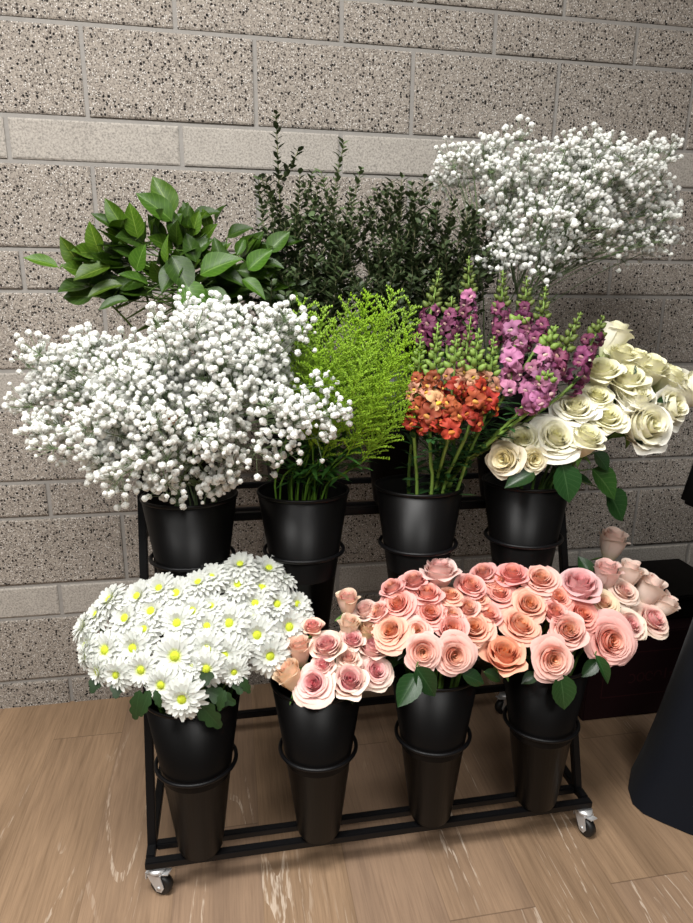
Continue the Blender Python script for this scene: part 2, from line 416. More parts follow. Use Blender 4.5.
def holder(row, base):
    h = ring_h[row]; c = Vector(base) + BA*h; r = BR0 + (BR1-BR0)*h/BH + .0065
    mb = MB(); n = 44; R = aim(BA, 0, (0, 1, 0))
    pts = [c-RL + R @ Vector((r*math.cos(2*PI*i/n), r*math.sin(2*PI*i/n), 0)) for i in range(n+1)]
    mb.tube(pts, .0042, 8, caps=False)
    ring = mb.build('bucket_ring', M['metal'], rack)
    if row == 'top': return
    # flat bar behind the bucket that carries the ring
    back = c + Vector((0, r+.002, 0)); z0 = .0775 if row == 'front' else .440
    z1 = c.z if row == 'front' else .728
    mb = MB()
    mb.bar(Vector((c.x, plane_y(z0)+.006, z0))-RL, Vector((c.x, plane_y(z1)+.006, z1))-RL, .014, .004, bev=.0008, upv=(1, 0, 0))
    mb.bar(back-Vector((0, .004, 0))-RL, Vector((c.x, plane_y(c.z)+.006, c.z))-RL, .010, .004, bev=.0008, upv=(0, 0, 1))
    mb.build('ring_bracket', M['metal'], rack, smooth=False)
    if row == 'mid':   # a small foot plate under the bucket
        mb = MB(); b = Vector(base)
        mb.bar(Vector((b.x, b.y-.035, b.z-.0035))-RL, Vector((b.x, b.y+.03, b.z-.0035))-RL, .03, .005, bev=.001)
        mb.build('bucket_foot_bar', M['metal'], rack, smooth=False)
for b in FRONT: holder('front', b)
for x in MID_X: holder('mid', (x, MIDY, MIDZ))
for x in TOP_X: holder('top', (x, TOPY, TOPZ))
def caster(x, y, rot):
    c = thing_part('caster', rack, Vector((x, y, 0))-RL)
    c.rotation_euler.z = rot
    mb = MB(); mb.lathe([(.0, .062), (.017, .062), (.018, .056), (.010, .052), (.006, .046), (0, .046)], 20)
    mb.build('swivel_head', M['chrome'], c)
    mb = MB()
    for s in (-1, 1):
        vs = []
        for yy in (s*.0115, s*.0135):
            for (px, pz) in ((-.019, .054), (.013, .054), (.021, .024), (.015, .013), (.004, .013)): vs.append((px, yy, pz))
        mb.raw(vs, [(0, 1, 2, 3, 4), (9, 8, 7, 6, 5)] + [(i, (i+1) % 5, 5+(i+1) % 5, 5+i) for i in range(5)])
    mb.box((-.002, 0, .0525), (.017, .0135, .0018))
    mb.box((-.019, 0, .045), (.0012, .0125, .008))
    mb.box((.020, .0, .054), (.010, .009, .0012), Matrix.Rotation(-.3, 3, 'Y'))
    mb.build('fork', M['chrome'], c, smooth=False)
    mb = MB(); n = 28
    prof = [(.0, -.0095), (.016, -.0095), (.0215, -.008), (.0228, 0), (.0215, .008), (.016, .0095), (0, .0095)]
    for (r, h) in prof:
        for i in range(n):
            a = 2*PI*i/n; mb.v.append((.010+r*math.cos(a), h, .0228+r*math.sin(a)))
    for k in range(len(prof)-1):
        for i in range(n):
            j = (i+1) % n; mb.f.append((k*n+i, k*n+j, (k+1)*n+j, (k+1)*n+i)); mb.m.append(0); mb.uv.append([(0, 0)]*4)
    mb.build('wheel', M['tyre'], c)
    mb = MB(); mb.tube([(.010, -.0155, .0228), (.010, .0155, .0228)], .0042, 10); mb.build('axle', M['chrome'], c)
def thing_part(name, parent, loc):
    o = bpy.data.objects.new(name, None); col.objects.link(o); o.parent = parent; o.location = loc; o.empty_display_size = .02; return o
caster(XL+.012, -.694, math.radians(-25)); caster(XR-.004, -.700, math.radians(-75))
caster(XR-.004, -.256, math.radians(200)); caster(XL+.012, -.256, math.radians(160))

# buckets
_bm = MB()
_bm.lathe([(0, .0), (.034, .0), (BR0, .004), (BR0+.0060, .070), (BR0+.0092, .0710), (BR0+.0096, .0725), (BR1-.002, BH-.006), (BR1-.0055, BH-.006), (BR0+.004, .012), (0, .010)], 48)
body_me = _bm.mesh('bucket_body', M['plastic'])
_bm = MB()
_bm.lathe([(BR1-.0057, BH-.010), (BR1-.0050, BH-.001), (BR1-.0032, BH+.0012), (BR1-.0004, BH+.0010), (BR1+.0008, BH-.0012), (BR1+.0004, BH-.0042), (BR1-.0008, BH-.0055)], 48)
rim_me = _bm.mesh('bucket_rim', M['plastic'])
_bm = MB(); _r = BR0+.0096
_bm.tube([(_r*math.cos(2*PI*i/48), _r*math.sin(2*PI*i/48), .0722) for i in range(49)], .0014, 6, caps=False)
band_me = _bm.mesh('bucket_base_band', M['gloss'])
blabels = {
 'front': ['black plastic bucket under the white chrysanthemums, in the bottom row', 'black plastic bucket under the small pink and cream roses, in the bottom row', 'black plastic bucket under the left clump of peach roses, in the bottom row', 'black plastic bucket under the right clump of peach and cream roses, in the bottom row'],
 'mid': ["black plastic bucket under the big white baby's breath, in the middle row", 'black plastic bucket holding lime green goldenrod, in the middle row', 'black plastic bucket holding the snapdragons, in the middle row', 'black plastic bucket under the ivory roses, in the middle row'],
 'top': ['black plastic bucket under the broad glossy leaves, in the top row', 'black plastic bucket under the tall dark myrtle sprigs, in the top row', 'black plastic bucket under the shorter dark myrtle sprigs, in the top row', "black plastic bucket under the airy baby's breath, in the top row"]}
for row, bases in (('front', FRONT), ('mid', [(x, MIDY, MIDZ) for x in MID_X]), ('top', [(x, TOPY, TOPZ) for x in TOP_X])):
    for k, b in enumerate(bases):
        t = thing('flower_bucket', b, blabels[row][k], 'bucket', 'black flower buckets on the stand')
        t.rotation_euler.x = TILT
        link('body', body_me, t); link('rim', rim_me, t); link('base_band', band_me, t)
        BUCK[row, k] = Vector(b)
def rim_c(row, k): return BUCK[row, k] + BA*BH
def stem_path(row, k, end, axis, rr, low=.03, lead=.05, sp=.062):
    """from the bucket floor over the lip to the back of the flower"""
    b = BUCK[row, k]; c = rim_c(row, k); d = Vector((end.x-c.x, end.y-c.y, 0))
    q = min(sp, d.length*.6); d = d.normalized() if d.length > 1e-6 else Vector((1, 0, 0))
    p0 = b + BA*low + Vector((-d.x*.012+rr.uniform(-.01, .01), -d.y*.012+rr.uniform(-.01, .01), 0))
    p1 = c + d*q + Vector((rr.uniform(-.016, .016), rr.uniform(-.016, .016), -.004))
    p2 = end - Vector(axis)*lead
    if p2.z < p1.z+.005: p2.z = p1.z+.008
    return [p0, p1, p2, end]

# ------------------------------------------------------------------ leaves
def leaf_mesh(name, mat, W=.25, fold=.16, curl=.18, tip=1.0, nu=7, nv=10, wave=.0, serr=0.0, seed=0):
    """length 1 along +Y from the origin, face towards +Z"""
    mb = MB(); r = random.Random(seed); P = []; ph = r.uniform(0, 6)
    for j in range(nv):
        t = j/(nv-1); w = W*(math.sin(PI*min(1, t)**.78)**.85)*(1 if t < .999 else 0)+.004
        if t > .8: w *= 1-.25*tip*(t-.8)/.2
        row = []
        for i in range(nu):
            u = i/(nu-1)*2-1
            ww = w*(1+serr*((j % 2)-.5)*(abs(u) > .9))
            z = fold*abs(u)**1.3*w*2 - curl*t*t + wave*math.sin(9*t+ph+u*1.5)*abs(u)
            row.append((u*ww, t, z))
        P.append(row)
    mb.quadgrid(P, nu, nv, lambda i, j: (i/(nu-1), j/(nv-1)))
    return mb.mesh(name, mat)
SALAL = [leaf_mesh('salal_leaf_blade', M['salal'], .27, .2, .12, 1, wave=.015, seed=1), leaf_mesh('salal_leaf_blade', M['salal'], .24, .26, .22, 1, wave=.02, seed=2)]
ROSEL = [leaf_mesh('rose_leaf_blade', M['roseleaf'], .33, .16, .15, 1, serr=.05, nv=14, seed=3), leaf_mesh('rose_leaf_blade', M['roseleaf'], .30, .22, .25, 1, serr=.05, nv=14, seed=4)]
def mum_leaf_mesh():
    mb = MB(); P = []; nv = 15; nu = 7
    for j in range(nv):
        t = j/(nv-1); w = .30*math.sin(PI*t**.7)**.6*(.62+.38*abs(math.cos(t*PI*3.1)))+.012
        P.append([((i/3-1)*w, t + .12*abs(i/3-1)*w*2, .12*abs(i/3-1)*w - .2*t*t) for i in range(nu)])
    mb.quadgrid(P, nu, nv, lambda i, j: (i/(nu-1), j/(nv-1))); return mb.mesh('mum_leaf_blade', M['mumleaf'])
MUML = mum_leaf_mesh()
def put_leaf(me, parent, base, tip, face_dir, wscale=1.0, tint=1.0, name='leaf', origin=None):
    """blade from base to tip with its face turned towards face_dir"""
    base, tip = Vector(base), Vector(tip); y = tip-base; L = y.length; y.normalize()
    z = Vector(face_dir); z = (z - y*z.dot(y)).normalized(); x = y.cross(z)
    R = Matrix((x, y, z)).transposed()
    o = link(name, me, parent); pose(o, base-(origin or Vector((0, 0, 0))), R, (L*wscale, L, L))
    o.color = (tint, tint, tint*.95, 1) if not hasattr(tint, '__len__') else (*tint, 1)
    return o

# ------------------------------------------------------------------ roses
def rose_mesh(name, mat, seed, N=26, opn=1.0, nu=11, nv=9):
    """unit bloom: calyx at the origin, axis +Z; u = layer, v = height along petal"""
    r = random.Random(seed); mb = MB()
    for k in range(N):
        f = k/(N-1); th = k*2.39996+r.uniform(-.2, .2)
        g = k/N
        Rm = (.055 + (.30+.33*opn)*f**.80) * r.uniform(.94, 1.06)
        H = (1.02 + .16*math.sin(min(1, f*1.5)*PI*.5) - (.10+.32*opn)*f**2.2)*r.uniform(.95, 1.05)
        hw = 1.55*(1-f)**.7 + .95 + r.uniform(-.10, .10)
        close = (.50-.22*opn)*(1-f)**1.2+.12*(1-opn)
        flare = max(0, f-.52)/.48 * (.06+.24*opn)*r.uniform(.6, 1.35)
        curl = (.03+.12*f)*(.55+.5*opn)*r.uniform(.6, 1.5)
        tilt = r.uniform(-.11, .11); ph = r.uniform(0, 6.28); pw = r.uniform(.012, .040)*(0.5+f)
        P = []
        for j in range(nv):
            v = j/(nv-1); row = []
            for i in range(nu):
                u = i/(nu-1)*2-1
                ve = v*(1-.20*abs(u)**2.6+.035*(1-abs(u)))
                wv = hw*(.30+.70*math.sin(PI/2*min(1, v*1.5)))
                a = th + u*wv*(1 if f > .15 else .9)
                cup = math.sin(min(1.0, ve*1.25)*PI/2)**.75
                rad = Rm*(.18+.82*cup)
                rad *= 1 - close*sstep(.45, 1, ve)
                rad *= 1 + .13*u*(1-.5*f)               # one edge tucks under the next
                fl = sstep(.42, 1.0, ve)
                rad += flare*fl**1.4
                lip = sstep(.80, 1.0, ve)
                rad += curl*lip*(1+.6*abs(u)**2)
                rad += pw*math.sin(4.2*u+ph)*ve**2
                z = H*ve**(.92) - flare*.42*fl**2*(1+.25*abs(u)) - curl*.75*lip**2*(1+.5*abs(u)**2) + tilt*u
                z = max(z, 0.0)
                row.append((rad*math.cos(a), rad*math.sin(a), z))
            P.append(row)
        mb.quadgrid(P, nu, nv, lambda i, j, f=f: (min(.999, max(.001, f)), j/(nv-1)))
    return mb.mesh(name, mat)
ROSE = {}
for key in ('peach', 'pinkcream', 'blush', 'white'):
    ROSE[key, 'o'] = [rose_mesh('rose_bloom', M[key], 11+q, 29, 1.0) for q in range(3)]
    ROSE[key, 'h'] = [rose_mesh('rose_bloom', M[key], 31+q, 24, .45) for q in range(3)]
    ROSE[key, 'b'] = [rose_mesh('rose_bloom', M[key], 51+q, 15, .12) for q in range(2)]
def _rw(me):
    co = np.empty(len(me.vertices)*3, dtype=np.float32); me.vertices.foreach_get('co', co); co = co.reshape(-1, 3)
    return float(np.percentile(np.hypot(co[:, 0], co[:, 1]), 98.5))
RW = {t: sum(_rw(m) for m in ROSE['peach', t])/len(ROSE['peach', t]) for t in 'ohb'}      # outer radius of each kind, in bloom units
RC = {'o': .62, 'h': .62, 'b': .66}
mb = MB()
for k in range(5):
    a0 = k*2*PI/5; P = []
    for j in range(6):
        t = j/5; w = .16*(1-t)**.7*(1 if t < 1 else 0)+.01; rad = .10+.30*t+.12*t*t; z = .02+.10*t-.28*t*t
        P.append([(rad*math.cos(a0)-u*w*math.sin(a0), rad*math.sin(a0)+u*w*math.cos(a0), z+.05*abs(u)) for u in (-1, 0, 1)])
    mb.quadgrid(P, 3, 6, lambda i, j: (i/2, j/5))
mb.lathe([(0, -.16), (.09, -.14), (.13, -.06), (.14, .03), (.08, .05)], 12)
CALYX = mb.mesh('rose_calyx', M['stem'])

ROSES = []   # world places kept so that leaves can be hung on the right rose
def rose(row, k, px, py, w, kind, typ, a, b, label, group, tint=(1, 1, 1), Y=None, nleaf=0, spin=None, rr=None):
    rr = rr or rnd; w *= 1.28 if kind == 'white' else 1.07
    if b >= .28: b = min(.94, b*.80+.26)
    h = math.hypot(a, b)
    if h > .97: a, b = a*.97/h, b*.97/h
    c = at(px, py, Y); d = depth(c); ax = face(a, b)
    s = w*d/(2*RW[typ]*F_PX); org = c - ax*(RC[typ]*s)
    foot = BUCK[row, k] + BA*.03
    root = thing('rose', foot, label, 'rose', group)
    bl = link('bloom', rr.choice(ROSE[kind, typ]), root)
    R = aim(ax, spin if spin is not None else rr.uniform(0, 6.28))
    pose(bl, org-foot, R, s); bl.color = (*tint, 1)
    cx = link('calyx', CALYX, root); pose(cx, org-foot, R, s*.95); cx.color = (1, 1, 1, 1)
    sp = smooth_path(stem_path(row, k, org-ax*.10*s, ax, rr), 5)
    mb = MB(); mb.tube([p-foot for p in sp], [.0032]*len(sp), 7); st = mb.build('stem', M['stem'], root); st.color = (.8, .8, .8, 1)
    for q in range(nleaf):
        t = sp[int(len(sp)*(.62+.14*q))] ; out = Vector((t.x-rim_c(row, k).x, t.y-rim_c(row, k).y-.02, 0)).normalized()
        sd = Vector((-out.y, out.x, 0))*rr.uniform(-.8, .8)
        tip = t + (out*.8+sd+Vector((0, 0, rr.uniform(-.35, .25)))).normalized()*rr.uniform(.045, .062)
        put_leaf(rr.choice(ROSEL), root, t, tip, Vector((out.x*.4, -.5, .9)), rr.uniform(.8, 1.0), rr.uniform(.35, .6), origin=foot)
    ROSES.append((px, py, root, foot, sp)); return root
def ymap(y0, Y0, y1, Y1, xc, xw, kx):
    return lambda px, py: Y0+(Y1-Y0)*(py-y0)/(y1-y0) + kx*((px-xc)/xw)**2
def hang_leaf(px, py, tx, ty, Yb, Yt, w=1.0, tint=1.0, f=(0, .25), mesh=0):
    """a rose leaf hung on the stem of the nearest rose, blade from (px,py) to (tx,ty)"""
    best = min(ROSES, key=lambda q: (q[0]-px)**2+(q[1]-py)**2); b, t = at(px, py, Yb), at(tx, ty, Yt)
    put_leaf(ROSEL[mesh], best[2], b, t, face(*f), w, tint, origin=best[3])
    sp = best[4]; q = min(sp[len(sp)//3:], key=lambda p: (p-b).length)
    mb = MB(); mb.tube([q-best[3], (q*.5+b*.5)-best[3]-Vector((0, 0, .003)), b-best[3]], [.0016, .0014, .0012], 5)
    o = mb.build('leaf_stalk', M['stem'], best[2]); o.color = (.7, .7, .7, 1)

G = 'pink and cream roses in the second bottom bucket'
Yf = ymap(690, -.770, 600, -.645, 335, 60, .03)
for (px, py, w, kd, tp, a, b, lab, tint, nl) in [
 (347, 603, 22, 'pinkcream', 'b', .0, .92, 'tall slim cream rosebud standing highest behind the small pink roses', (.98, .98, .86), 0),
 (366, 612, 24, 'blush', 'h', -.35, .70, 'pale blush rose with ragged edge right of the tall cream bud', (1, .96, .96), 0),
 (349, 627, 21, 'blush', 'b', .05, .90, 'short cream rosebud just below the tall slim cream bud', (1, 1, .88), 0),
 (366, 634, 20, 'pinkcream', 'b', .2, .88, 'greenish cream rosebud half hidden left of the peach clump', (.80, .85, .58), 0),
 (313, 628, 20, 'pinkcream', 'h', -.1, .80, 'small pink rose tucked beside the chrysanthemum edge', (1, .84, .78), 0),
 (300, 651, 24, 'blush', 'b', -.12, .93, 'peachy cream rosebud standing against the chrysanthemum edge', (1, .88, .78), 0),
 (352, 641, 23, 'pinkcream', 'h', .1, .62, 'small bright pink rose in the middle behind the pink front roses', (1, .93, .95), 0),
 (371, 649, 28, 'pinkcream', 'h', .25, .72, 'flat pink rose peeping over the large cream edged front rose', (1, .95, .96), 0),
 (327, 648, 31, 'pinkcream', 'h', -.12, .66, 'upright pink rose with green tinged base in the small pink bunch', (1, 1, .98), 0),
 (323, 666, 22, 'pinkcream', 'h', -.1, .5, 'small pink rose peeping over the deepest pink rose', (1, .90, .92), 0),
 (348, 659, 22, 'blush', 'h', .05, .55, 'small peach pink rose wedged between the four pink front roses', (1, .93, .88), 0),
 (291, 676, 28, 'blush', 'b', -.42, .72, 'cream rosebud leaning left under the chrysanthemums', (1, .93, .74), 1),
 (314, 684, 38, 'pinkcream', 'o', -.18, .30, 'deepest pink rose with a loose cream outer petal, over the bucket lip', (1, .94, .96), 1),
 (350, 681, 33, 'pinkcream', 'h', .06, .42, 'soft pink rose in the middle of the bucket lip, small pink bunch', (1, 1, 1), 1),
 (375, 671, 35, 'pinkcream', 'o', .32, .36, 'pale cream edged pink rose at the right of the small pink bunch', (1, 1.02, 1.02), 1),
]: rose('front', 1, px, py, w, kd, tp, a, b, lab, G, tint, Yf(px, py), nl)

G = 'peach roses in the third bottom bucket'
Yf = ymap(665, -.785, 570, -.625, 440, 70, .03); SAL = (1, .90, .92); ORG = (1, .98, .86); PAL = (1, 1.06, 1.06); DSK = (.90, .82, .86)
for (px, py, w, kd, tp, a, b, lab, tint, nl) in [
 (439, 574, 36, 'blush', 'h', -.05, .86, 'large pale pink bud standing on top of the left peach clump', (1, .90, .92), 0),
 (414, 583, 25, 'peach', 'h', -.2, .78, 'dusky pink rose left of the large pale pink bud', DSK, 0),
 (393, 590, 23, 'peach', 'h', -.35, .72, 'dusky pink rose at the upper left corner of the left peach clump', DSK, 0),
 (470, 588, 27, 'peach', 'h', .1, .66, 'pinkish salmon rose right of the large pale pink bud', SAL, 0),
 (427, 596, 27, 'peach', 'h', -.05, .74, 'square topped salmon rose just below the large pale pink bud', SAL, 0),
 (450, 596, 25, 'peach', 'o', .1, .80, 'flat peach rose directly under the right side of the pale bud', ORG, 0),
 (398, 605, 36, 'peach', 'o', -.3, .52, 'ruffled salmon rose at the left shoulder of the left peach clump', SAL, 0),
 (476, 600, 27, 'peach', 'o', .12, .78, 'flat peach rose below the pinkish salmon rose', ORG, 0),
 (379, 613, 20, 'peach', 'h', -.55, .50, 'pale pink rose at the far left edge of the left peach clump', PAL, 0),
 (467, 609, 24, 'peach', 'h', .1, .52, 'pale pink rose in the upper middle of the left peach clump', PAL, 0),
 (430, 613, 34, 'peach', 'o', .0, .50, 'salmon rose with swirled heart in the centre of the left peach clump', SAL, 0),
 (451, 617, 23, 'peach', 'h', .1, .6, 'half hidden pink rose right of the swirled salmon rose', PAL, 0),
 (486, 616, 28, 'peach', 'h', .15, .55, 'soft salmon rose where the two peach clumps meet', SAL, 0),
 (391, 632, 37, 'peach', 'o', -.30, .45, 'large peach rose with orange yellow heart at the left edge of the clump', ORG, 1),
 (417, 631, 28, 'peach', 'o', -.08, .30, 'smaller peach rose right of the large orange hearted one', PAL, 0),
 (452, 631, 31, 'peach', 'h', .05, .45, 'round salmon rose above the two front face-on peach roses', SAL, 0),
 (474, 628, 36, 'peach', 'o', -.05, .45, 'wide peach rose with golden heart and a skirt of pink petals', ORG, 0),
 (423, 652, 34, 'peach', 'o', -.05, .12, 'face-on pale pink rose with amber heart at the front of the left clump', PAL, 1),
 (454, 655, 38, 'peach', 'o', .06, .10, 'lowest and largest face-on peach rose at the front of the left clump', PAL, 1),
]: rose('front', 2, px, py, w, kd, tp, a, b, lab, G, tint, Yf(px, py), nl)

G = 'peach and cream roses in the fourth bottom bucket'
Yf = ymap(665, -.785, 570, -.625, 560, 110, .07)
for (px, py, w, kd, tp, a, b, lab, tint, nl) in [
 (612, 544, 27, 'blush', 'b', .12, .90, 'single cream bud rising alone above the right rose clump', (1, 1, .97), 0),
 (484, 575, 24, 'peach', 'h', -.25, .72, 'small dusky pink rose at the top left of the right peach clump', DSK, 0),
 (512, 577, 29, 'peach', 'h', -.1, .72, 'rich pink rose at the top of the right clump beside the bucket', (1, .82, .88), 0),
 (540, 580, 37, 'peach', 'o', .03, .58, 'large light salmon rose at the top middle of the right clump', PAL, 0),
 (606, 575, 26, 'blush', 'b', .05, .88, 'pale pink bud below the single cream bud', (1, .88, .90), 0),
 (629, 575, 25, 'blush', 'b', .2, .86, 'cream bud with ragged tip right of the pale pink bud', (1, 1, .97), 0),
 (496, 582, 24, 'peach', 'o', -.05, .80, 'flat peach rose below the small dusky pink rose', ORG, 0),
 (579, 588, 39, 'blush', 'h', -.05, .72, 'large lilac pink rose facing up left of the cream buds', (1, .80, .88), 0),
 (647, 590, 29, 'blush', 'b', .42, .80, 'cream bud leaning right, second from the right end of the clump', (1, 1, .97), 0),
 (623, 592, 31, 'blush', 'o', .15, .55, 'cream rose with pink heart in the middle of the cream group', (1, .98, .94), 0),
 (499, 594, 33, 'peach', 'o', .0, .55, 'salmon rose with tight whorl left of the right clump centre', SAL, 0),
 (557, 598, 31, 'peach', 'o', .05, .40, 'coral rose behind the pale front rose of the right clump', (1, .87, .84), 0),
 (602, 604, 31, 'blush', 'o', .05, .50, 'yellowish cream rose right of the coral roses', (1, 1, .80), 0),
 (529, 605, 35, 'peach', 'o', .0, .42, 'ruffled peach rose in the centre of the right clump', ORG, 0),
 (662, 606, 25, 'blush', 'b', .58, .62, 'rightmost cream bud at the end of the rose clump', (1, 1, .97), 0),
 (554, 613, 23, 'peach', 'h', .05, .5, 'small salmon rose between the coral rose and the pale front rose', SAL, 0),
 (582, 615, 33, 'peach', 'o', .12, .42, 'deep coral rose above the largest pink rose', (1, .80, .78), 0),
 (652, 620, 36, 'pinkcream', 'o', .35, .42, 'cream edged rose with rosy heart at the right end of the clump', (1, 1, .96), 0),
 (627, 627, 31, 'pinkcream', 'h', .15, .42, 'pale cream and pink rose right of the largest pink rose', (1, 1.02, .98), 0),
 (520, 627, 40, 'peach', 'o', .22, .62, 'big rose with golden heart and smooth peach underside, left front', ORG, 0),
 (567, 632, 34, 'peach', 'h', .02, .36, 'pale pink round rose above the face-on front rose', PAL, 0),
 (504, 656, 38, 'peach', 'h', -.02, .60, 'orange hearted rose low between the two peach buckets', (1, .90, .70), 1),
 (609, 641, 48, 'peach', 'o', .10, .22, 'largest pink rose of all, face-on at the right of the clump', (1, .98, 1.02), 1),
 (552, 659, 40, 'peach', 'o', .05, .10, 'face-on pale peach rose with a loose petal over the last bucket lip', PAL, 1),
]: rose('front', 3, px, py, w, kd, tp, a, b, lab, G, tint, Yf(px, py) + (.05 if py < 560 else 0), nl)

G = 'ivory roses in the last middle bucket'
Yf = ymap(460, -.66, 340, -.50, 590, 90, .04); YL = (1, 1, .90); WH = (1.04, 1.04, 1.06)
for (px, py, w, kd, tp, a, b, lab, tint, nl) in [
 (613, 339, 24, 'white', 'b', .40, .86, 'slim ivory rose at the very top, leaning right beside the snapdragons', (1, 1, .95), 0),
 (621, 356, 24, 'white', 'h', .1, .75, 'pale ivory rose just under the topmost slim one', YL, 0),
 (634, 362, 25, 'white', 'h', .2, .75, 'ivory rose on the upper right shoulder of the white bunch', (1, 1, .9), 0),
 (648, 371, 31, 'white', 'h', .15, .70, 'yellowish ivory rose at the top right of the white bunch', YL, 0),
 (601, 374, 30, 'white', 'h', -.1, .65, 'greenish ivory rose touching the mauve snapdragons', YL, 0),
 (667, 379, 28, 'white', 'h', .45, .60, 'pale yellow rose behind the rightmost white rose', YL, 0),
 (625, 383, 33, 'white', 'h', .05, .62, 'large ivory rose in the middle of the white bunch', (1, 1, .9), 0),
 (683, 392, 38, 'white', 'h', .60, .40, 'rightmost white rose against the wall at the frame edge', WH, 0),
 (596, 397, 28, 'white', 'o', -.05, .50, 'ruffled yellow-ivory rose in the left middle of the white bunch', YL, 0),
 (634, 402, 34, 'white', 'h', .15, .50, 'bright white rose in the centre above the big drooping bud', WH, 0),
 (667, 408, 32, 'white', 'h', .50, .15, 'white rose with hanging outer petals, lower right of the bunch', WH, 0),
 (575, 408, 35, 'white', 'o', -.12, .48, 'creamy rose with curled outer petal below the mauve snapdragons', WH, 0),
 (606, 417, 33, 'white', 'o', .02, .42, 'ivory rose with round yellow heart at the lower middle of the bunch', (1, 1, .92), 0),
 (643, 426, 40, 'white', 'h', .30, .10, 'big white bud facing forward over the dark leaves', WH, 0),
 (584, 441, 31, 'white', 'h', .12, .62, 'small ivory rose low in the bunch right of the big face-on one', (1, 1, .93), 1),
 (555, 439, 42, 'white', 'o', .02, .28, 'largest face-on ivory rose at the front of the white bunch', WH, 1),
 (522, 441, 35, 'white', 'o', -.12, .34, 'tightly swirled ivory rose at the left front of the white bunch', (1, 1, .95), 1),
 (506, 459, 28, 'white', 'h', -.55, -.05, 'cream rose drooping at the far left below the swirled ivory rose', (1, .94, .86), 0),
 (533, 459, 20, 'white', 'h', .0, -.1, 'small cream rose hidden under the swirled ivory rose', (1, .95, .85), 0),
]: rose('mid', 3, px, py, w, kd, tp, a, b, lab, G, tint, Yf(px, py), nl)
for a in [(562, 464, 572, 503, -.655, -.68, 1.15, .75, (.05, .35), 0), (592, 469, 621, 497, -.60, -.63, 1.25, (1.35, 1.15, .8), (.1, .5), 1),
          (607, 490, 627, 521, -.585, -.60, 1.2, .8, (.2, .4), 0), (628, 436, 667, 449, -.60, -.60, 1.0, .55, (.1, .6), 1),
          (534, 472, 506, 484, -.655, -.665, 1.0, .5, (-.1, .5), 1), (595, 452, 610, 470, -.60, -.62, 1.1, .6, (0, .4), 0),
          (560, 674, 567, 712, -.79, -.81, 1.0, .7, (.05, .3), 0), (595, 655, 614, 686, -.76, -.78, .55, 1.0, (.1, .4), 1),
          (417, 674, 398, 707, -.80, -.83, 1.0, .6, (-.1, .3), 0), (416, 667, 438, 698, -.795, -.82, 1.0, .5, (.1, .3), 1),
          (462, 674, 486, 683, -.78, -.79, 1.0, .35, (0, .6), 0), (484, 672, 503, 680, -.77, -.78, 1.0, .35, (0, .6), 1),
          (536, 674, 522, 683, -.77, -.78, 1.0, .35, (0, .6), 0), (598, 660, 582, 677, -.75, -.76, .9, .4, (0, .5), 0),
          (640, 408, 655, 392, -.60, -.59, .55, .5, (.1, .5), 1), (656, 402, 674, 399, -.58, -.58, .55, .5, (.1, .5), 0), (634, 376, 636, 364, -.57, -.56, .4, .5, (.1, .4), 0),
          (590, 575, 580, 556, -.60, -.58, 1.2, .6, (-.1, .3), 1)]:
    hang_leaf(*a)

# ------------------------------------------------------------------ chrysanthemums
def mum_mesh(seed, flat):
    mb = MB(); r = random.Random(seed)
    for (n, L, e0, drp, w) in ((21, 1.0, .05, .34, .112), (20, .90, .24, .22, .108), (16, .72, .48, .12, .10), (12, .48, .80, .0, .085)):
        if flat and L < .5: continue
        for k in range(n):
            a = 2*PI*(k+r.uniform(-.25, .25))/n; l = L*r.uniform(.88, 1.08); e = e0+r.uniform(-.09, .09); dr = drp*r.uniform(.6, 1.5)
            ca, sa = math.cos(a), math.sin(a); P = []; tw = r.uniform(-.3, .3)
            for j in range(6):
                t = j/5; rad = .10+l*(t*math.cos(e)); z = .06+l*t*math.sin(e) - dr*t*t*l
                ww = w*(.45+.75*math.sin(PI*(.12+.70*t)))*(1 if j < 5 else .55)
                P.append([(rad*ca - u*ww*sa, rad*sa + u*ww*ca, z+.05*abs(u)*(1-.5*t)+tw*u*ww) for u in (-1, 0, 1)])
            mb.quadgrid(P, 3, 6, lambda i, j: (i/2, j/5))
    return mb.mesh('mum_petals', M['mum'])
MUM = [mum_mesh(1, False), mum_mesh(2, False), mum_mesh(3, True), mum_mesh(4, False)]
mb = MB(); r = random.Random(5)
mb.lathe([(.20, .06), (.19, .17), (.12, .23), (.04, .24), (0, .235)], 16)
for k in range(55):
    q = math.sqrt((k+.5)/55); a = k*2.39996; rad = .2*q; z = .235-.09*q*q
    o = (rad*math.cos(a), rad*math.sin(a), z); h = .03
    mb.raw([(o[0]+h, o[1], o[2]), (o[0], o[1]+h, o[2]), (o[0]-h, o[1], o[2]), (o[0], o[1]-h, o[2]), (o[0]*1.08, o[1]*1.08, o[2]+.055)], [(0, 1, 4), (1, 2, 4), (2, 3, 4), (3, 0, 4)])
EYE = mb.mesh('mum_eye', M['mumeye'])
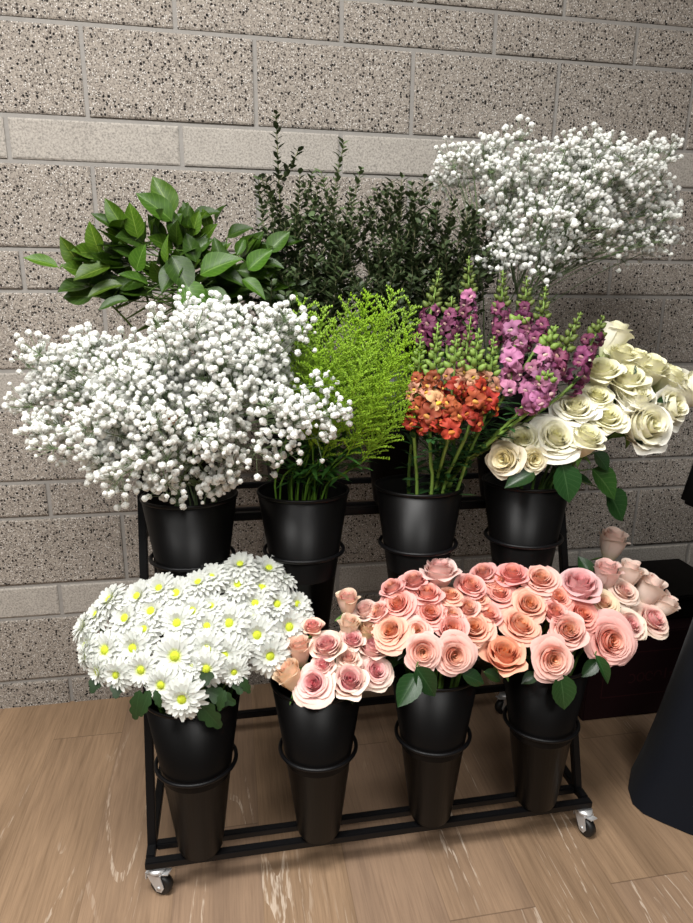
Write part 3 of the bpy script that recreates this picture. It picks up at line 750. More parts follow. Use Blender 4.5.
mums = [  # x, y, width, facing right, facing up, eye size
 [(240, 564, 38, .0, .80, .7), (269, 568, 38, .2, .75, .7), (211, 577, 36, -.1, .68, .8), (283, 575, 34, .35, .70, .7), (198, 582, 34, -.15, .7, .8)],
 [(109, 599, 40, -.5, .66, .6), (137, 596, 38, -.3, .52, 1), (159, 588, 36, -.15, .55, 1), (176, 593, 38, -.05, .5, 1.2), (238, 584, 40, .02, .5, .9), (262, 587, 38, .15, .5, .9)],
 [(82, 626, 34, -.75, .40, .7), (96, 614, 34, -.55, .5, .7), (125, 618, 42, -.3, .42, 1), (151, 611, 40, -.15, .42, 1.1), (192, 611, 40, .0, .42, 1), (211, 606, 32, .0, .5, .8), (255, 603, 36, .12, .42, 1), (277, 604, 38, .25, .42, 1), (297, 604, 36, .48, .42, .8)],
 [(144, 629, 34, -.1, .35, 1), (177, 623, 42, -.05, .32, 1.1), (207, 626, 36, .0, .3, 1), (229, 623, 46, .05, .3, 1), (251, 616, 26, .1, .42, .8), (302, 614, 30, .6, .3, .7)],
 [(86, 645, 36, -.7, .2, .8), (105, 650, 42, -.4, .2, 1.1), (133, 648, 44, -.2, .2, 1.1), (257, 635, 44, .15, .2, 1.1), (289, 627, 44, .35, .25, 1)],
 [(84, 657, 28, -.75, .0, .6), (175, 656, 48, -.05, .10, 1.1), (207, 649, 42, .02, .18, 1.1), (224, 655, 42, .06, .12, 1), (240, 651, 26, .1, .2, 1), (270, 656, 44, .22, .05, 1.1)],
 [(97, 672, 32, -.6, -.15, .6), (116, 675, 38, -.35, -.05, 1), (141, 670, 38, -.15, .02, 1.1), (192, 665, 28, .0, .1, .9), (206, 669, 40, .05, .0, 1.1), (234, 672, 32, .15, -.05, .9)],
 [(161, 685, 36, -.12, -.05, 1.2), (182, 699, 46, .0, -.02, 1.2)]]
ORD = ['', 'second ', 'third ', 'fourth ', 'fifth ', 'sixth ', 'seventh ', 'eighth ', 'ninth ']
YF = ymap(700, -.80, 566, -.635, 195, 110, .06)
rowname = ['top', 'second', 'third', 'fourth', 'fifth', 'sixth', 'seventh', 'lowest']
for ri, rw in enumerate(mums):
    rw.sort()
    for ci, (px, py, w, a, b, es) in enumerate(rw):
        c = at(px, py, YF(px, py)); s = w*depth(c)/(2*1.02*F_PX); ax = face(a, b); foot = BUCK['front', 0]+BA*.03
        if ri == 7: lab = ['white chrysanthemum with greenish yellow eye left of the lowest bloom', 'lowest white chrysanthemum, large yellow eye, hanging over the bucket lip'][ci]
        else:
            where = 'leftmost' if ci == 0 else ('rightmost' if ci == len(rw)-1 else ORD[ci]+'from the left')
            look = 'white chrysanthemum seen edge-on' if abs(a) > .5 or b > .65 else ('small white chrysanthemum' if w < 33 else 'white chrysanthemum with yellow-green eye')
            lab = f'{look}, {where} in the {rowname[ri]} row of the bunch'
        root = thing('chrysanthemum', foot, lab, 'chrysanthemum', 'white chrysanthemums in the first bottom bucket')
        R = aim(ax, rnd.uniform(0, 6.28)); org = c-ax*.12*s
        p = link('petals', rnd.choice(MUM[:2]+MUM[3:]) if es < 1.05 else rnd.choice(MUM[1:3]), root); pose(p, org-foot, R, s)
        e = link('eye', EYE, root); pose(e, org-foot, R, s*(.62+.36*es))
        sp = smooth_path(stem_path('front', 0, org+ax*.06*s, ax, rnd, lead=.04), 5)
        mb = MB(); mb.tube([q-foot for q in sp], .0024, 6); st = mb.build('stem', M['stem'], root); st.color = (.7, .75, .7, 1)
        if ri == 6:
            for q in range(1):
                t = sp[13+q]; tip = t+Vector((rnd.uniform(-.5, .5), -.6, rnd.uniform(-.7, .1))).normalized()*.05
                put_leaf(MUML, root, t, tip, Vector((0, -.5, .9)), 1, rnd.uniform(.25, .4), origin=foot)
        rw[ci] = (px, py, root, foot, sp)
for (bx, by, tx, ty, o, Yy) in ((196, 700, 222, 730, -1, -.79), (150, 690, 138, 718, 0, -.80), (225, 690, 218, 712, -1, -.78), (155, 690, 160, 708, 0, -.80), (240, 676, 250, 694, -1, -.76), (205, 690, 236, 704, -1, -.77), (140, 690, 133, 722, 0, -.79)):
    root, foot = mums[-1][o][2], mums[-1][o][3]
    put_leaf(MUML, root, at(bx, by, Yy), at(tx, ty, Yy-.015), face(.05, .4), .8, .38, origin=foot)

# ------------------------------------------------------------------ baby's breath
def blossom_mesh(seed):
    mb = MB(); r = random.Random(seed); n = 17
    for k in range(n):
        z = 1-2*(k+.5)/n*.86; a = k*2.39996; q = math.sqrt(max(0, 1-z*z)); d = Vector((q*math.cos(a), q*math.sin(a), z)).normalized()
        R = aim(d, r.uniform(0, 6.28)); h = r.uniform(.36, .66); up = r.uniform(.55, 1.1)
        P = [[R @ Vector((x*h, y*h, up-.30*(x*x+y*y)*h+.22*r.uniform(-1, 1)*abs(x))) for x in (-1, 0, 1)] for y in (-1, 0, 1)]
        mb.quadgrid(P, 3, 3)
    mb.lathe([(.0, -1.3), (.16, -1.2), (.28, -.7), (.2, -.3)], 6)
    return mb
BLM = [blossom_mesh(q) for q in range(3)]
BLME = [b.mesh('breath_blossom', M['breath'], smooth=False) for b in BLM]
def breath(name_lab, row, k, lobes, n, size, seed, withered=None, nn=270):
    """lobes: (px, py, rx px, ry px, Y, half depth)"""
    r = random.Random(seed); b = BUCK[row, k]; foot = b+BA*.03; c = rim_c(row, k)
    root = thing('babys_breath_bunch', foot, name_lab, "baby's breath", "bunches of baby's breath")
    L = []; tot = sum(l[2]*l[3] for l in lobes)
    for (px, py, rx, ry, Y, hd) in lobes:
        o = at(px, py, Y); m = depth(o)/F_PX; L.append((o, rx*m, ry*m, hd, rx*ry/tot))
    # nodes, where a stem forks into a flat tuft of blossoms
    nodes = []
    for (o, rx, ry, hd, sh) in L:
        for q in range(max(4, int(nn*sh))):
            while True:
                p = Vector((r.uniform(-1, 1), r.uniform(-1, 1), r.uniform(-1, 1)))
                if p.length < 1: break
            nodes.append(o+Vector((p.x*rx, p.y*hd, p.z*ry))*.90)
    st = MB(); trunks = []
    for q in range(15):
        e = r.choice(nodes); d = e-c; f = c+Vector((r.uniform(-.055, .055), r.uniform(-.05, .045), 0)); h = f+(e-f)*r.uniform(.45, .6)+Vector((0, 0, .02))
        trunks.append((f, h)); pth = smooth_path([foot+Vector((r.uniform(-.02, .02), r.uniform(-.02, .02), 0)), f-Vector((0, 0, .01)), f*.5+h*.5+Vector((0, 0, .01)), h], 4)
        st.tube(pth, [.0017]*len(pth), 5)
    for nd in nodes:
        f, h = min(trunks, key=lambda t: (t[1]-nd).length+(.0 if (t[1]-c).length < (nd-c).length else .2))
        t = r.uniform(.55, 1.0); s0 = f+(h-f)*t
        pth = smooth_path([s0, (s0+nd)/2+Vector((0, 0, .012)), nd], 3); st.tube(pth, [.0010]*len(pth), 4, caps=False)
    pts = []
    for q in range(n):
        nd = nodes[q % len(nodes)]; out = (nd-c).normalized()
        d = Vector((r.gauss(0, 1), r.gauss(0, 1), r.gauss(0, 1))).normalized()
        d = (d+out*.75).normalized()*r.uniform(.014, .046); p = nd+d
        pts.append((p, nd, (d*.6+out*.03).normalized(), size*r.uniform(.55, 1.35)))
        m = (p+nd)/2-Vector((0, 0, .002)); st.tube([nd, m, p], [.0006, .0005, .0005], 3, caps=False)
    so = st.build('stems', M['wire'], root, loc=-foot)
    pts.sort(key=lambda q: (q[0]-CAM).length/q[3])
    for (p, nd, d, s) in pts[:100]:
        o = link('blossom', r.choice(BLME), root); pose(o, p-foot, aim(d, r.uniform(0, 6)), s); o.color = (1, 1, 1, 1)
    mb = MB(); src = [(np.array(x.v), x.f) for x in BLM]
    V = []; Fc = []; nb = 0
    for (p, nd, d, s) in pts[100:]:
        vv, ff = src[r.randrange(3)]; R = np.array(aim(d, r.uniform(0, 6)))
        V.append(vv @ R.T*s+np.array(p-foot)); Fc.extend([tuple(i+nb for i in f) for f in ff]); nb += len(vv)
    me = bpy.data.meshes.new('blossoms'); me.from_pydata(np.concatenate(V).tolist(), [], Fc); me.materials.append(M['breath']); me.update()
    o = link('blossoms', me, root); tag(o, kind='stuff'); o.color = (1, 1, 1, 1)
    if withered:
        mb = MB(); rr = random.Random(2)
        for (px, py, Y) in withered:
            o = at(px, py, Y)
            for q in range(3):
                d = Vector((rr.uniform(-1, 1), rr.uniform(-1, .2), rr.uniform(-.3, 1))).normalized()*.014; s = Vector((d.z, 0, -d.x)).normalized()*.006
                mb.quadgrid([[o-s*.4, o+s*.4], [o+d*.6-s, o+d*.6+s], [o+d-s*.3, o+d+s*.3]], 2, 3)
        o = mb.build('withered_petals', M['wither'], root, loc=-foot); tag(o, 'brown withered petals in the white blossom')
breath("big dense cloud of white baby's breath in the middle row above the chrysanthemums", 'mid', 0,
       [(190, 365, 92, 66, -.60, .11), (80, 372, 54, 48, -.56, .09), (92, 442, 54, 43, -.60, .09), (245, 350, 66, 56, -.59, .10), (250, 425, 72, 52, -.66, .09), (165, 440, 84, 56, -.66, .09), (307, 415, 32, 34, -.66, .06), (118, 464, 46, 30, -.61, .08), (58, 398, 40, 34, -.57, .07), (150, 395, 80, 60, -.60, .10), (185, 472, 58, 26, -.61, .07)],
       4500, .0054, 21, [(163, 412, -.70), (170, 420, -.70)])
breath("airy cloud of white baby's breath in the top row at right, against the wall", 'top', 3,
       [(560, 180, 88, 48, -.34, .11), (625, 190, 60, 52, -.32, .10), (490, 178, 56, 36, -.34, .09), (555, 235, 78, 40, -.38, .09), (640, 235, 40, 30, -.32, .07), (520, 265, 40, 24, -.38, .05)],
       3000, .0056, 22, None, 210)

# ------------------------------------------------------------------ salal
SL = [  # base, tip, width factor, tint, depth of base, depth of tip, facing, sprig
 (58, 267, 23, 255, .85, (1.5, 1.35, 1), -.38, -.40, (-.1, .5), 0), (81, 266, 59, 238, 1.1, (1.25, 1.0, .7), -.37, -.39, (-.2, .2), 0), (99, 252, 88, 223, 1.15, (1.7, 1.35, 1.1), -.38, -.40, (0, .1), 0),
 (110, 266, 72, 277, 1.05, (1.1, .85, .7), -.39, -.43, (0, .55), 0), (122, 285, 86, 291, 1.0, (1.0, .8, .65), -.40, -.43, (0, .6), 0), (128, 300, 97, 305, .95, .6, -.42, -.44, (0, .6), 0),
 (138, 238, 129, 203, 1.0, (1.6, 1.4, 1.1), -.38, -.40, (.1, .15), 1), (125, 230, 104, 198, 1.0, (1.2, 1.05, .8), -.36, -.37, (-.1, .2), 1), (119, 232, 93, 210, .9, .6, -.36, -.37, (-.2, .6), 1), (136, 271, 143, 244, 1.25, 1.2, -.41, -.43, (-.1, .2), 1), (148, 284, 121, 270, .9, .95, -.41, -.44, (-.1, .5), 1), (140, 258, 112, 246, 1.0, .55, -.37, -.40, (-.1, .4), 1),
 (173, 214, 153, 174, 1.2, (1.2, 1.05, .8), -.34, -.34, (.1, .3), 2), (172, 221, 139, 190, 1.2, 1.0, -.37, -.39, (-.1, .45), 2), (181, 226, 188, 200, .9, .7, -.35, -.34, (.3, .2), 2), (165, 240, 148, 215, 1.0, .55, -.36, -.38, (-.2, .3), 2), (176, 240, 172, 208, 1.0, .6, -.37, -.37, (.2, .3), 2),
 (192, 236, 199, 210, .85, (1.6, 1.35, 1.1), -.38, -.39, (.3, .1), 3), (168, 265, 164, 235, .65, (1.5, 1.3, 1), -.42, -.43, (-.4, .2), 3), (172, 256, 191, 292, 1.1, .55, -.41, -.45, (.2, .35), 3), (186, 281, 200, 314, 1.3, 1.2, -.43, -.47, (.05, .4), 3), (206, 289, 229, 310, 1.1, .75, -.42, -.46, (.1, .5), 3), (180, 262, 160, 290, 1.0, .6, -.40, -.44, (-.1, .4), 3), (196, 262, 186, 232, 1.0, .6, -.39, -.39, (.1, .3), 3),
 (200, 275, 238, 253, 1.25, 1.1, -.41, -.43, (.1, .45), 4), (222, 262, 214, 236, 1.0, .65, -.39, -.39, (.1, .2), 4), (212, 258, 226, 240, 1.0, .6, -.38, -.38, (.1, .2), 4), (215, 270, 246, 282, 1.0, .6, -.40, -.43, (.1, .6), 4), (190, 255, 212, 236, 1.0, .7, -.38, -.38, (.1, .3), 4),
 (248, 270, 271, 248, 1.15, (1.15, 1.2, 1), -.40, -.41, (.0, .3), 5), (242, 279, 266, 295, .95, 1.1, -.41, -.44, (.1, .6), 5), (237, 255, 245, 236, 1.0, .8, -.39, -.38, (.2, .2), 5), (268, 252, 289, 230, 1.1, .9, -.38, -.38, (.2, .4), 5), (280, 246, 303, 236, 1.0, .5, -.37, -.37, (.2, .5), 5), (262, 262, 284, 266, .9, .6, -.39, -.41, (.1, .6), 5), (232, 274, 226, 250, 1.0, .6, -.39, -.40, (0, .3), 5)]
sl_lab = ['glossy leaf sprig reaching far left with a pale leaf against the wall', 'glossy leaf sprig with a pale upright leaf, left of the tallest one', 'tallest glossy leaf sprig rising in the middle of the broad leaf bunch', 'glossy leaf sprig whose bright leaf hangs over the baby’s breath'.replace('’', "'"), 'glossy leaf sprig with one large bright leaf turned right', 'glossy leaf sprig reaching furthest right in front of the dark myrtle']
sl_end = [(62, 264, -.38), (112, 222, -.36), (165, 205, -.35), (190, 240, -.38), (222, 262, -.39), (272, 250, -.38)]
r = random.Random(8)
for q in range(6):
    foot = BUCK['top', 0]+BA*.03; root = thing('salal_sprig', foot, sl_lab[q], 'greenery', 'broad glossy leaf sprigs in the top left bucket')
    e = at(*sl_end[q]); pth = smooth_path(stem_path('top', 0, e, (e-rim_c('top', 0)).normalized(), r, lead=.08), 6)
    mb = MB(); mb.tube([p-foot for p in pth], [.0034-.002*i/len(pth) for i in range(len(pth))], 6)
    so = mb.build('stem', M['stem'], root); so.color = (.8, .62, .5, 1)
    mine = [l for l in SL if l[-1] == q]
    c0 = at(150+q*8, 285, -.40)
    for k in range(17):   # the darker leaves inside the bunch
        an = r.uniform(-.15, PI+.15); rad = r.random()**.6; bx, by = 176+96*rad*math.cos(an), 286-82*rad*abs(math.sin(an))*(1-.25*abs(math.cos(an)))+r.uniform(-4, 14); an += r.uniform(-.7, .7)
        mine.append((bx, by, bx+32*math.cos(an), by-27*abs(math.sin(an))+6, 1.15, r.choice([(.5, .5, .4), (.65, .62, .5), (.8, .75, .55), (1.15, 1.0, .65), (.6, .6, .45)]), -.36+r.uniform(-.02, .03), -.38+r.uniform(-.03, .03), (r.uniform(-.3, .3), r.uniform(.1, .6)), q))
    for (bx, by, tx, ty, wf, ti, Yb, Yt, fc, _) in mine:
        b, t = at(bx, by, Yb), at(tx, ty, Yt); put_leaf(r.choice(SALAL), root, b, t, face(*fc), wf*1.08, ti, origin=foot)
        n = min(pth[6:], key=lambda p: (p-b).length)
        mb = MB(); mb.tube([n-foot, (n+b)/2-foot-Vector((0, 0, .006)), b-foot], [.0016, .0014, .0012], 5); s2 = mb.build('leaf_stalk', M['stem'], root); s2.color = (.8, .75, .5, 1)

# ------------------------------------------------------------------ myrtle
def small_leaf(mb, base, d, nrm, L, W):
    d = d.normalized(); s = d.cross(nrm).normalized(); n = s.cross(d)
    mb.raw([base, base+d*L*.35+s*W+n*W*.3, base+d*L*.35, base+d*L*.35-s*W+n*W*.3, base+d*L*.72+s*W*.8+n*W*.1, base+d*L*.72-n*W*.1, base+d*L*.72-s*W*.8+n*W*.1, base+d*L-n*W*.3],
           [(0, 2, 1), (0, 3, 2), (1, 2, 5, 4), (2, 3, 6, 5), (4, 5, 7), (5, 6, 7)])
def myrtle(k, tx, ty, Y, label, seed, dens=1.0, tint=1.0):
    r = random.Random(seed); foot = BUCK['top', k]+BA*.03; e = at(tx, ty, Y); root = thing('myrtle_sprig', foot, label, 'greenery', 'dark small leaved sprigs in the top row')
    pth = smooth_path(stem_path('top', k, e, (e-rim_c('top', k)+Vector((0, 0, .25))).normalized(), r, lead=.13), 9)
    st, lf = MB(), MB(); st.tube([p-foot for p in pth], [.0022-.0014*i/len(pth) for i in range(len(pth))], 5)
    tops = [pth[9:]]
    for q in range(int(11*dens)):
        b = pth[r.randrange(10, len(pth)-(9 if ty < 170 else 5))]; d = Vector((r.uniform(-1.2, 1.2), r.uniform(-1, .6), r.uniform(.15, 1.2))).normalized(); L = r.uniform(.05, .14)*(1.2-pth.index(b)/len(pth))
        w = [b, b+d*L*.5+Vector((r.uniform(-.01, .01), 0, 0)), b+d*L+Vector((0, 0, .02))]; w = smooth_path(w, 4); tops.append(w)
        st.tube([p-foot for p in w], [.0011]*len(w), 4, caps=False)
    for w in tops:
        cum = [0.0]
        for i in range(len(w)-1): cum.append(cum[-1]+(w[i+1]-w[i]).length)
        n = int(cum[-1]/.0095)
        for q in range(n):
            g = (q+.5)/n*cum[-1]; i = max(k for k in range(len(w)-1) if cum[k] <= g); t = (w[i+1]-w[i]).normalized(); p = w[i]+t*(g-cum[i])
            a = q*2.1+r.uniform(-.5, .5)
            for s in (0, PI):
                o = Vector((math.cos(a+s), math.sin(a+s), .25)); small_leaf(lf, p-foot, o+t*.55, t+o*.2, r.uniform(.013, .025), r.uniform(.0036, .0062))
    s = st.build('stem', M['myrtlestem'], root); l = lf.build('leaves', M['myrtle'], root); l.color = (tint, tint, tint, 1)
ML = [(1, 276, 112, -.33, 'tallest dark sprig, standing clear above the rest against the wall', 1, .6), (1, 344, 142, -.33, 'second tallest dark sprig with a yellowish tip, against the smooth band', 1, 1.35), (1, 361, 168, -.34, 'thin reddish green sprig tip right of the second tallest one', .8, 1.3),
      (1, 258, 178, -.31, 'leftmost dark sprig beside the broad glossy leaves', .9, 1.0), (1, 271, 196, -.36, 'short dark sprig just right of the leftmost one', 1, 1.0), (1, 300, 172, -.31, 'dark sprig below and right of the tallest sprig', 1, .9)]
GL = 'dark small leaved sprig massed between the glossy leaves and the baby’s breath'.replace('’', "'")
for q, (tx, ty) in enumerate([(318, 183), (330, 200), (296, 212), (352, 190), (284, 222), (312, 232), (340, 235), (362, 215), (376, 200), (268, 240), (258, 225), (300, 250), (330, 258), (280, 262)]): ML.append((1, tx, ty, -.33-.015*(q % 4), GL, 1.1, .8))
ML += [(2, 402, 176, -.34, 'dark sprig with paired pointed leaves right of the reddish tip', 1, 1.0), (2, 425, 176, -.34, "dark sprig touching the left edge of the airy baby's breath", 1, .9)]
for q, (tx, ty) in enumerate([(386, 186), (414, 196), (440, 200), (455, 195), (470, 205), (484, 200), (398, 215), (428, 222), (450, 228), (474, 232), (495, 228), (372, 222), (366, 245), (350, 255), (390, 255), (410, 242), (440, 250), (505, 250), (380, 232), (498, 242), (486, 262), (462, 258), (472, 245)]): ML.append((2, tx, ty, -.34-.015*(q % 5), GL, 1.1, .72))
for q, (k, tx, ty, Y, lab, dn, ti) in enumerate(ML): myrtle(k, tx, ty, Y, lab, 100+q, dn, ti)

# ------------------------------------------------------------------ goldenrod
def plume_mesh(seed):
    """length 1 along +Z"""
    mb = MB(); r = random.Random(seed); oc = [(0, 1, 4), (1, 2, 4), (2, 3, 4), (3, 0, 4), (1, 0, 5), (2, 1, 5), (3, 2, 5), (0, 3, 5)]
    def bud(p, h): mb.raw([(p.x+h, p.y, p.z), (p.x, p.y+h, p.z), (p.x-h, p.y, p.z), (p.x, p.y-h, p.z), (p.x, p.y, p.z+h*1.5), (p.x, p.y, p.z-h*1.2)], oc)
    mb.tube([(0, 0, 0), (0.01, 0, .5), (.03, 0, 1)], [.010, .008, .004], 5)
    for q in range(40):
        z = .02+.96*q/40; a = q*2.39996; L = (.30*(1-z)**.6+.05)*r.uniform(.7, 1.2)
        d = Vector((math.cos(a), math.sin(a), r.uniform(.75, 1.2))).normalized(); b = Vector((.03*z, 0, z)); n = int(L/.020)+2; pp = []
        for i in range(n):
            t = (i+1)/n; p = b+d*L*t+Vector((math.cos(a)*.06*t*t*L*3, math.sin(a)*.06*t*t*L*3, -.05*t*t*L)); pp.append(p)
            bud(p+Vector((r.uniform(-.008, .008), r.uniform(-.008, .008), r.uniform(0, .012))), r.uniform(.007, .0125))
            if i > 0 and r.random() < .65: bud(p+Vector((r.uniform(-.022, .022), r.uniform(-.022, .022), r.uniform(0, .024))), r.uniform(.006, .011))
        mb.tube([b]+pp[::max(1, n//3)], .0028, 3, caps=False)
    return mb.mesh('goldenrod_plume', M['gold'], smooth=False)
PLUME = [plume_mesh(q) for q in range(3)]
GLAB = 'feathery lime green goldenrod stem in the bunch beside the snapdragons'
GT = [(302, 300, -.54), (322, 306, -.55), (346, 300, -.55), (372, 292, -.55), (396, 290, -.55), (412, 304, -.54), (310, 330, -.60), (335, 322, -.61), (360, 318, -.60), (386, 312, -.60), (408, 328, -.59), (420, 345, -.57), (318, 350, -.63), (345, 345, -.65), (372, 340, -.65), (398, 350, -.64), (414, 372, -.60), (332, 378, -.66), (360, 372, -.68), (388, 380, -.67), (410, 402, -.63), (300, 345, -.56)]
r = random.Random(31)
for q, (tx, ty, Y) in enumerate(GT):
    foot = BUCK['mid', 1]+BA*.03; e = at(tx, ty, Y); c = rim_c('mid', 1); root = thing('goldenrod_stem', foot, GLAB, 'goldenrod', 'lime green goldenrod stems in the second middle bucket')
    f = c+Vector((r.uniform(-.06, .06), r.uniform(-.05, .05), 0)); ax = ((e-f).normalized()+Vector((0, 0, .25))).normalized(); L = min(.24, (e-f).length*.62)*r.uniform(.9, 1.05); b = e-ax*L
    pth = smooth_path([foot+Vector((r.uniform(-.015, .015), r.uniform(-.015, .015), 0)), f-Vector((0, 0, .01)), (f+b)/2, b], 5)
    mb = MB(); mb.tube([p-foot for p in pth], .0021, 5); s = mb.build('stem', M['goldstem'], root); s.color = (.85, .85, .85, 1)
    p = link('plume', r.choice(PLUME), root); pose(p, b-foot, aim(ax, r.uniform(0, 6.28)), (L*.85, L*.85, L)); t = r.uniform(.8, 1.12); p.color = (t, t, t, 1)
    mb = MB()
    for w in range(15):
        p0 = pth[r.randrange(6, len(pth))]; a = r.uniform(0, 6.28); d = Vector((math.cos(a), math.sin(a), r.uniform(.1, 1.1))).normalized(); Ln = r.uniform(.035, .07); sd = d.cross(Vector((0, 0, 1))).normalized()
        P = []
        for j in range(5):
            t = j/4; ww = .0048*math.sin(PI*(.08+.90*t)); m = p0+d*Ln*t-Vector((0, 0, .018*t*t)); P.append([m-foot-sd*ww, m-foot+sd*ww])
        mb.quadgrid(P, 2, 5)
    l = mb.build('leaves', M['goldleaf'], root); l.color = (.9, .9, .9, 1)

# ------------------------------------------------------------------ snapdragons
def floret(mat):
    """unit flower on a short tube along +Z, upper lip towards +Y, lower lip towards -Y"""
    mb = MB(); mb.lathe([(.10, -.75), (.22, -.6), (.27, -.2), (.33, .12)], 10)
    for f in range(len(mb.uv)): mb.uv[f] = [(0, .15)]*4
    def lobe(a, L, W, back, up=.22):
        P = []; dx, dy = math.sin(a), math.cos(a); ph = 3*a
        for j in range(7):
            t = j/6; rad = .16+L*t; w = W*(.45+.80*math.sin(PI*(.12+.66*t)))*(1 if j < 6 else .75); z = .10+up*math.sin(t*PI*.75)-back*t*t
            P.append([(rad*dx+u*w*dy, rad*dy-u*w*dx, z+(.13*math.sin(u*4.5+ph)+.10*math.sin(u*9+ph*2))*t*t+.16*u*u*t) for u in (-1, -.67, -.33, 0, .33, .67, 1)])
        mb.quadgrid(P, 7, 7, lambda i, j: (.0, .25+.75*j/6))
    lobe(-.55, .95, .42, .55); lobe(.55, .95, .42, .55)
    lobe(PI-1.0, .72, .34, .40, .3); lobe(PI, .62, .30, .50, .3); lobe(PI+1.0, .72, .34, .40, .3)
    P = []
    for j in range(6):
        t = j/5; P.append([(u*.30*math.sin(PI*(.15+.7*t)), -.02-.42*t, .18+.30*math.sin(PI*t)*(1-.6*u*u)) for u in (-1, -.4, .4, 1)])
    mb.quadgrid(P, 4, 6, lambda i, j: (1.0, .5))
    return mb.mesh('snapdragon_floret', mat)
FLO = {k: floret(M[k]) for k in ('s_plum', 's_orchid', 's_red', 's_bronze', 's_apricot')}
SN = [  # lower end, tip, depths, kinds low to high, share of the spike that is in flower, florets, label
 (430, 430, 438, 322, -.64, -.61, ('s_red', 's_bronze', 's_apricot', 's_bronze'), .52, 12, 'snapdragon spike with fat green bud tip and bronze and red flowers', 1.05),
 (414, 425, 421, 335, -.62, -.59, ('s_red', 's_bronze', 's_apricot', 's_bronze'), .62, 10, 'bronze snapdragon spike nearest the goldenrod', .9),
 (449, 432, 457, 333, -.66, -.62, ('s_red', 's_bronze', 's_red', 's_apricot'), .66, 12, 'red and apricot snapdragon spike in the middle of the orange group', 1.05),
 (470, 424, 479, 328, -.66, -.62, ('s_red', 's_bronze', 's_red', 's_apricot'), .56, 12, 'brightest red snapdragon spike with knobbly green buds above', 1.1),
 (487, 408, 494, 336, -.63, -.60, ('s_red', 's_apricot', 's_apricot'), .45, 8, 'apricot snapdragon spike with a drooping green tip beside the mauve ones', 1.0),
 (461, 392, 471, 316, -.58, -.56, ('s_apricot', 's_apricot', 's_plum'), .40, 7, 'dark green budded snapdragon spike behind the orange group', .9),
 (424, 345, 440, 268, -.52, -.50, ('s_plum', 's_plum'), .50, 8, 'mauve snapdragon spike furthest left with pale green buds', .95),
 (468, 345, 469, 256, -.50, -.47, ('s_plum', 's_plum', 's_orchid'), .58, 10, 'tallest mauve snapdragon spike, pinkish stem, woolly tip', .95),
 (447, 348, 452, 296, -.54, -.52, ('s_plum', 's_plum'), .7, 7, 'short plum snapdragon spike between the two tall mauve ones', .9),
 (500, 345, 503, 270, -.50, -.48, ('s_plum', 's_plum'), .52, 9, 'plum snapdragon spike with olive buds right of the tallest', .95),
 (522, 350, 527, 276, -.50, -.46, ('s_plum', 's_plum'), .60, 9, "plum snapdragon spike below the airy baby's breath", .95),
 (506, 392, 520, 318, -.62, -.58, ('s_orchid', 's_orchid', 's_orchid'), .95, 12, 'orchid pink snapdragon spike at the centre of the mauve group', 1.15),
 (524, 405, 556, 325, -.66, -.58, ('s_orchid', 's_orchid', 's_orchid'), .72, 13, 'orchid pink snapdragon spike leaning over the ivory roses', 1.15),
 (546, 388, 581, 312, -.62, -.56, ('s_orchid', 's_plum', 's_plum'), .50, 10, 'mauve snapdragon spike with green buds pointing up to the right', 1.05),
 (572, 385, 604, 316, -.60, -.56, ('s_plum', 's_plum', 's_plum'), .72, 11, 'rightmost plum snapdragon spike with a small green tip', 1.05),
 (538, 345, 546, 286, -.52, -.48, ('s_plum', 's_plum'), .45, 6, 'olive budded snapdragon spike rising behind the mauve group', .9),
 (540, 402, 548, 372, -.68, -.70, ('s_orchid', 's_orchid'), .75, 7, 'short orchid snapdragon spike pointing at the viewer above the ivory roses', 1.0)]
r = random.Random(77)
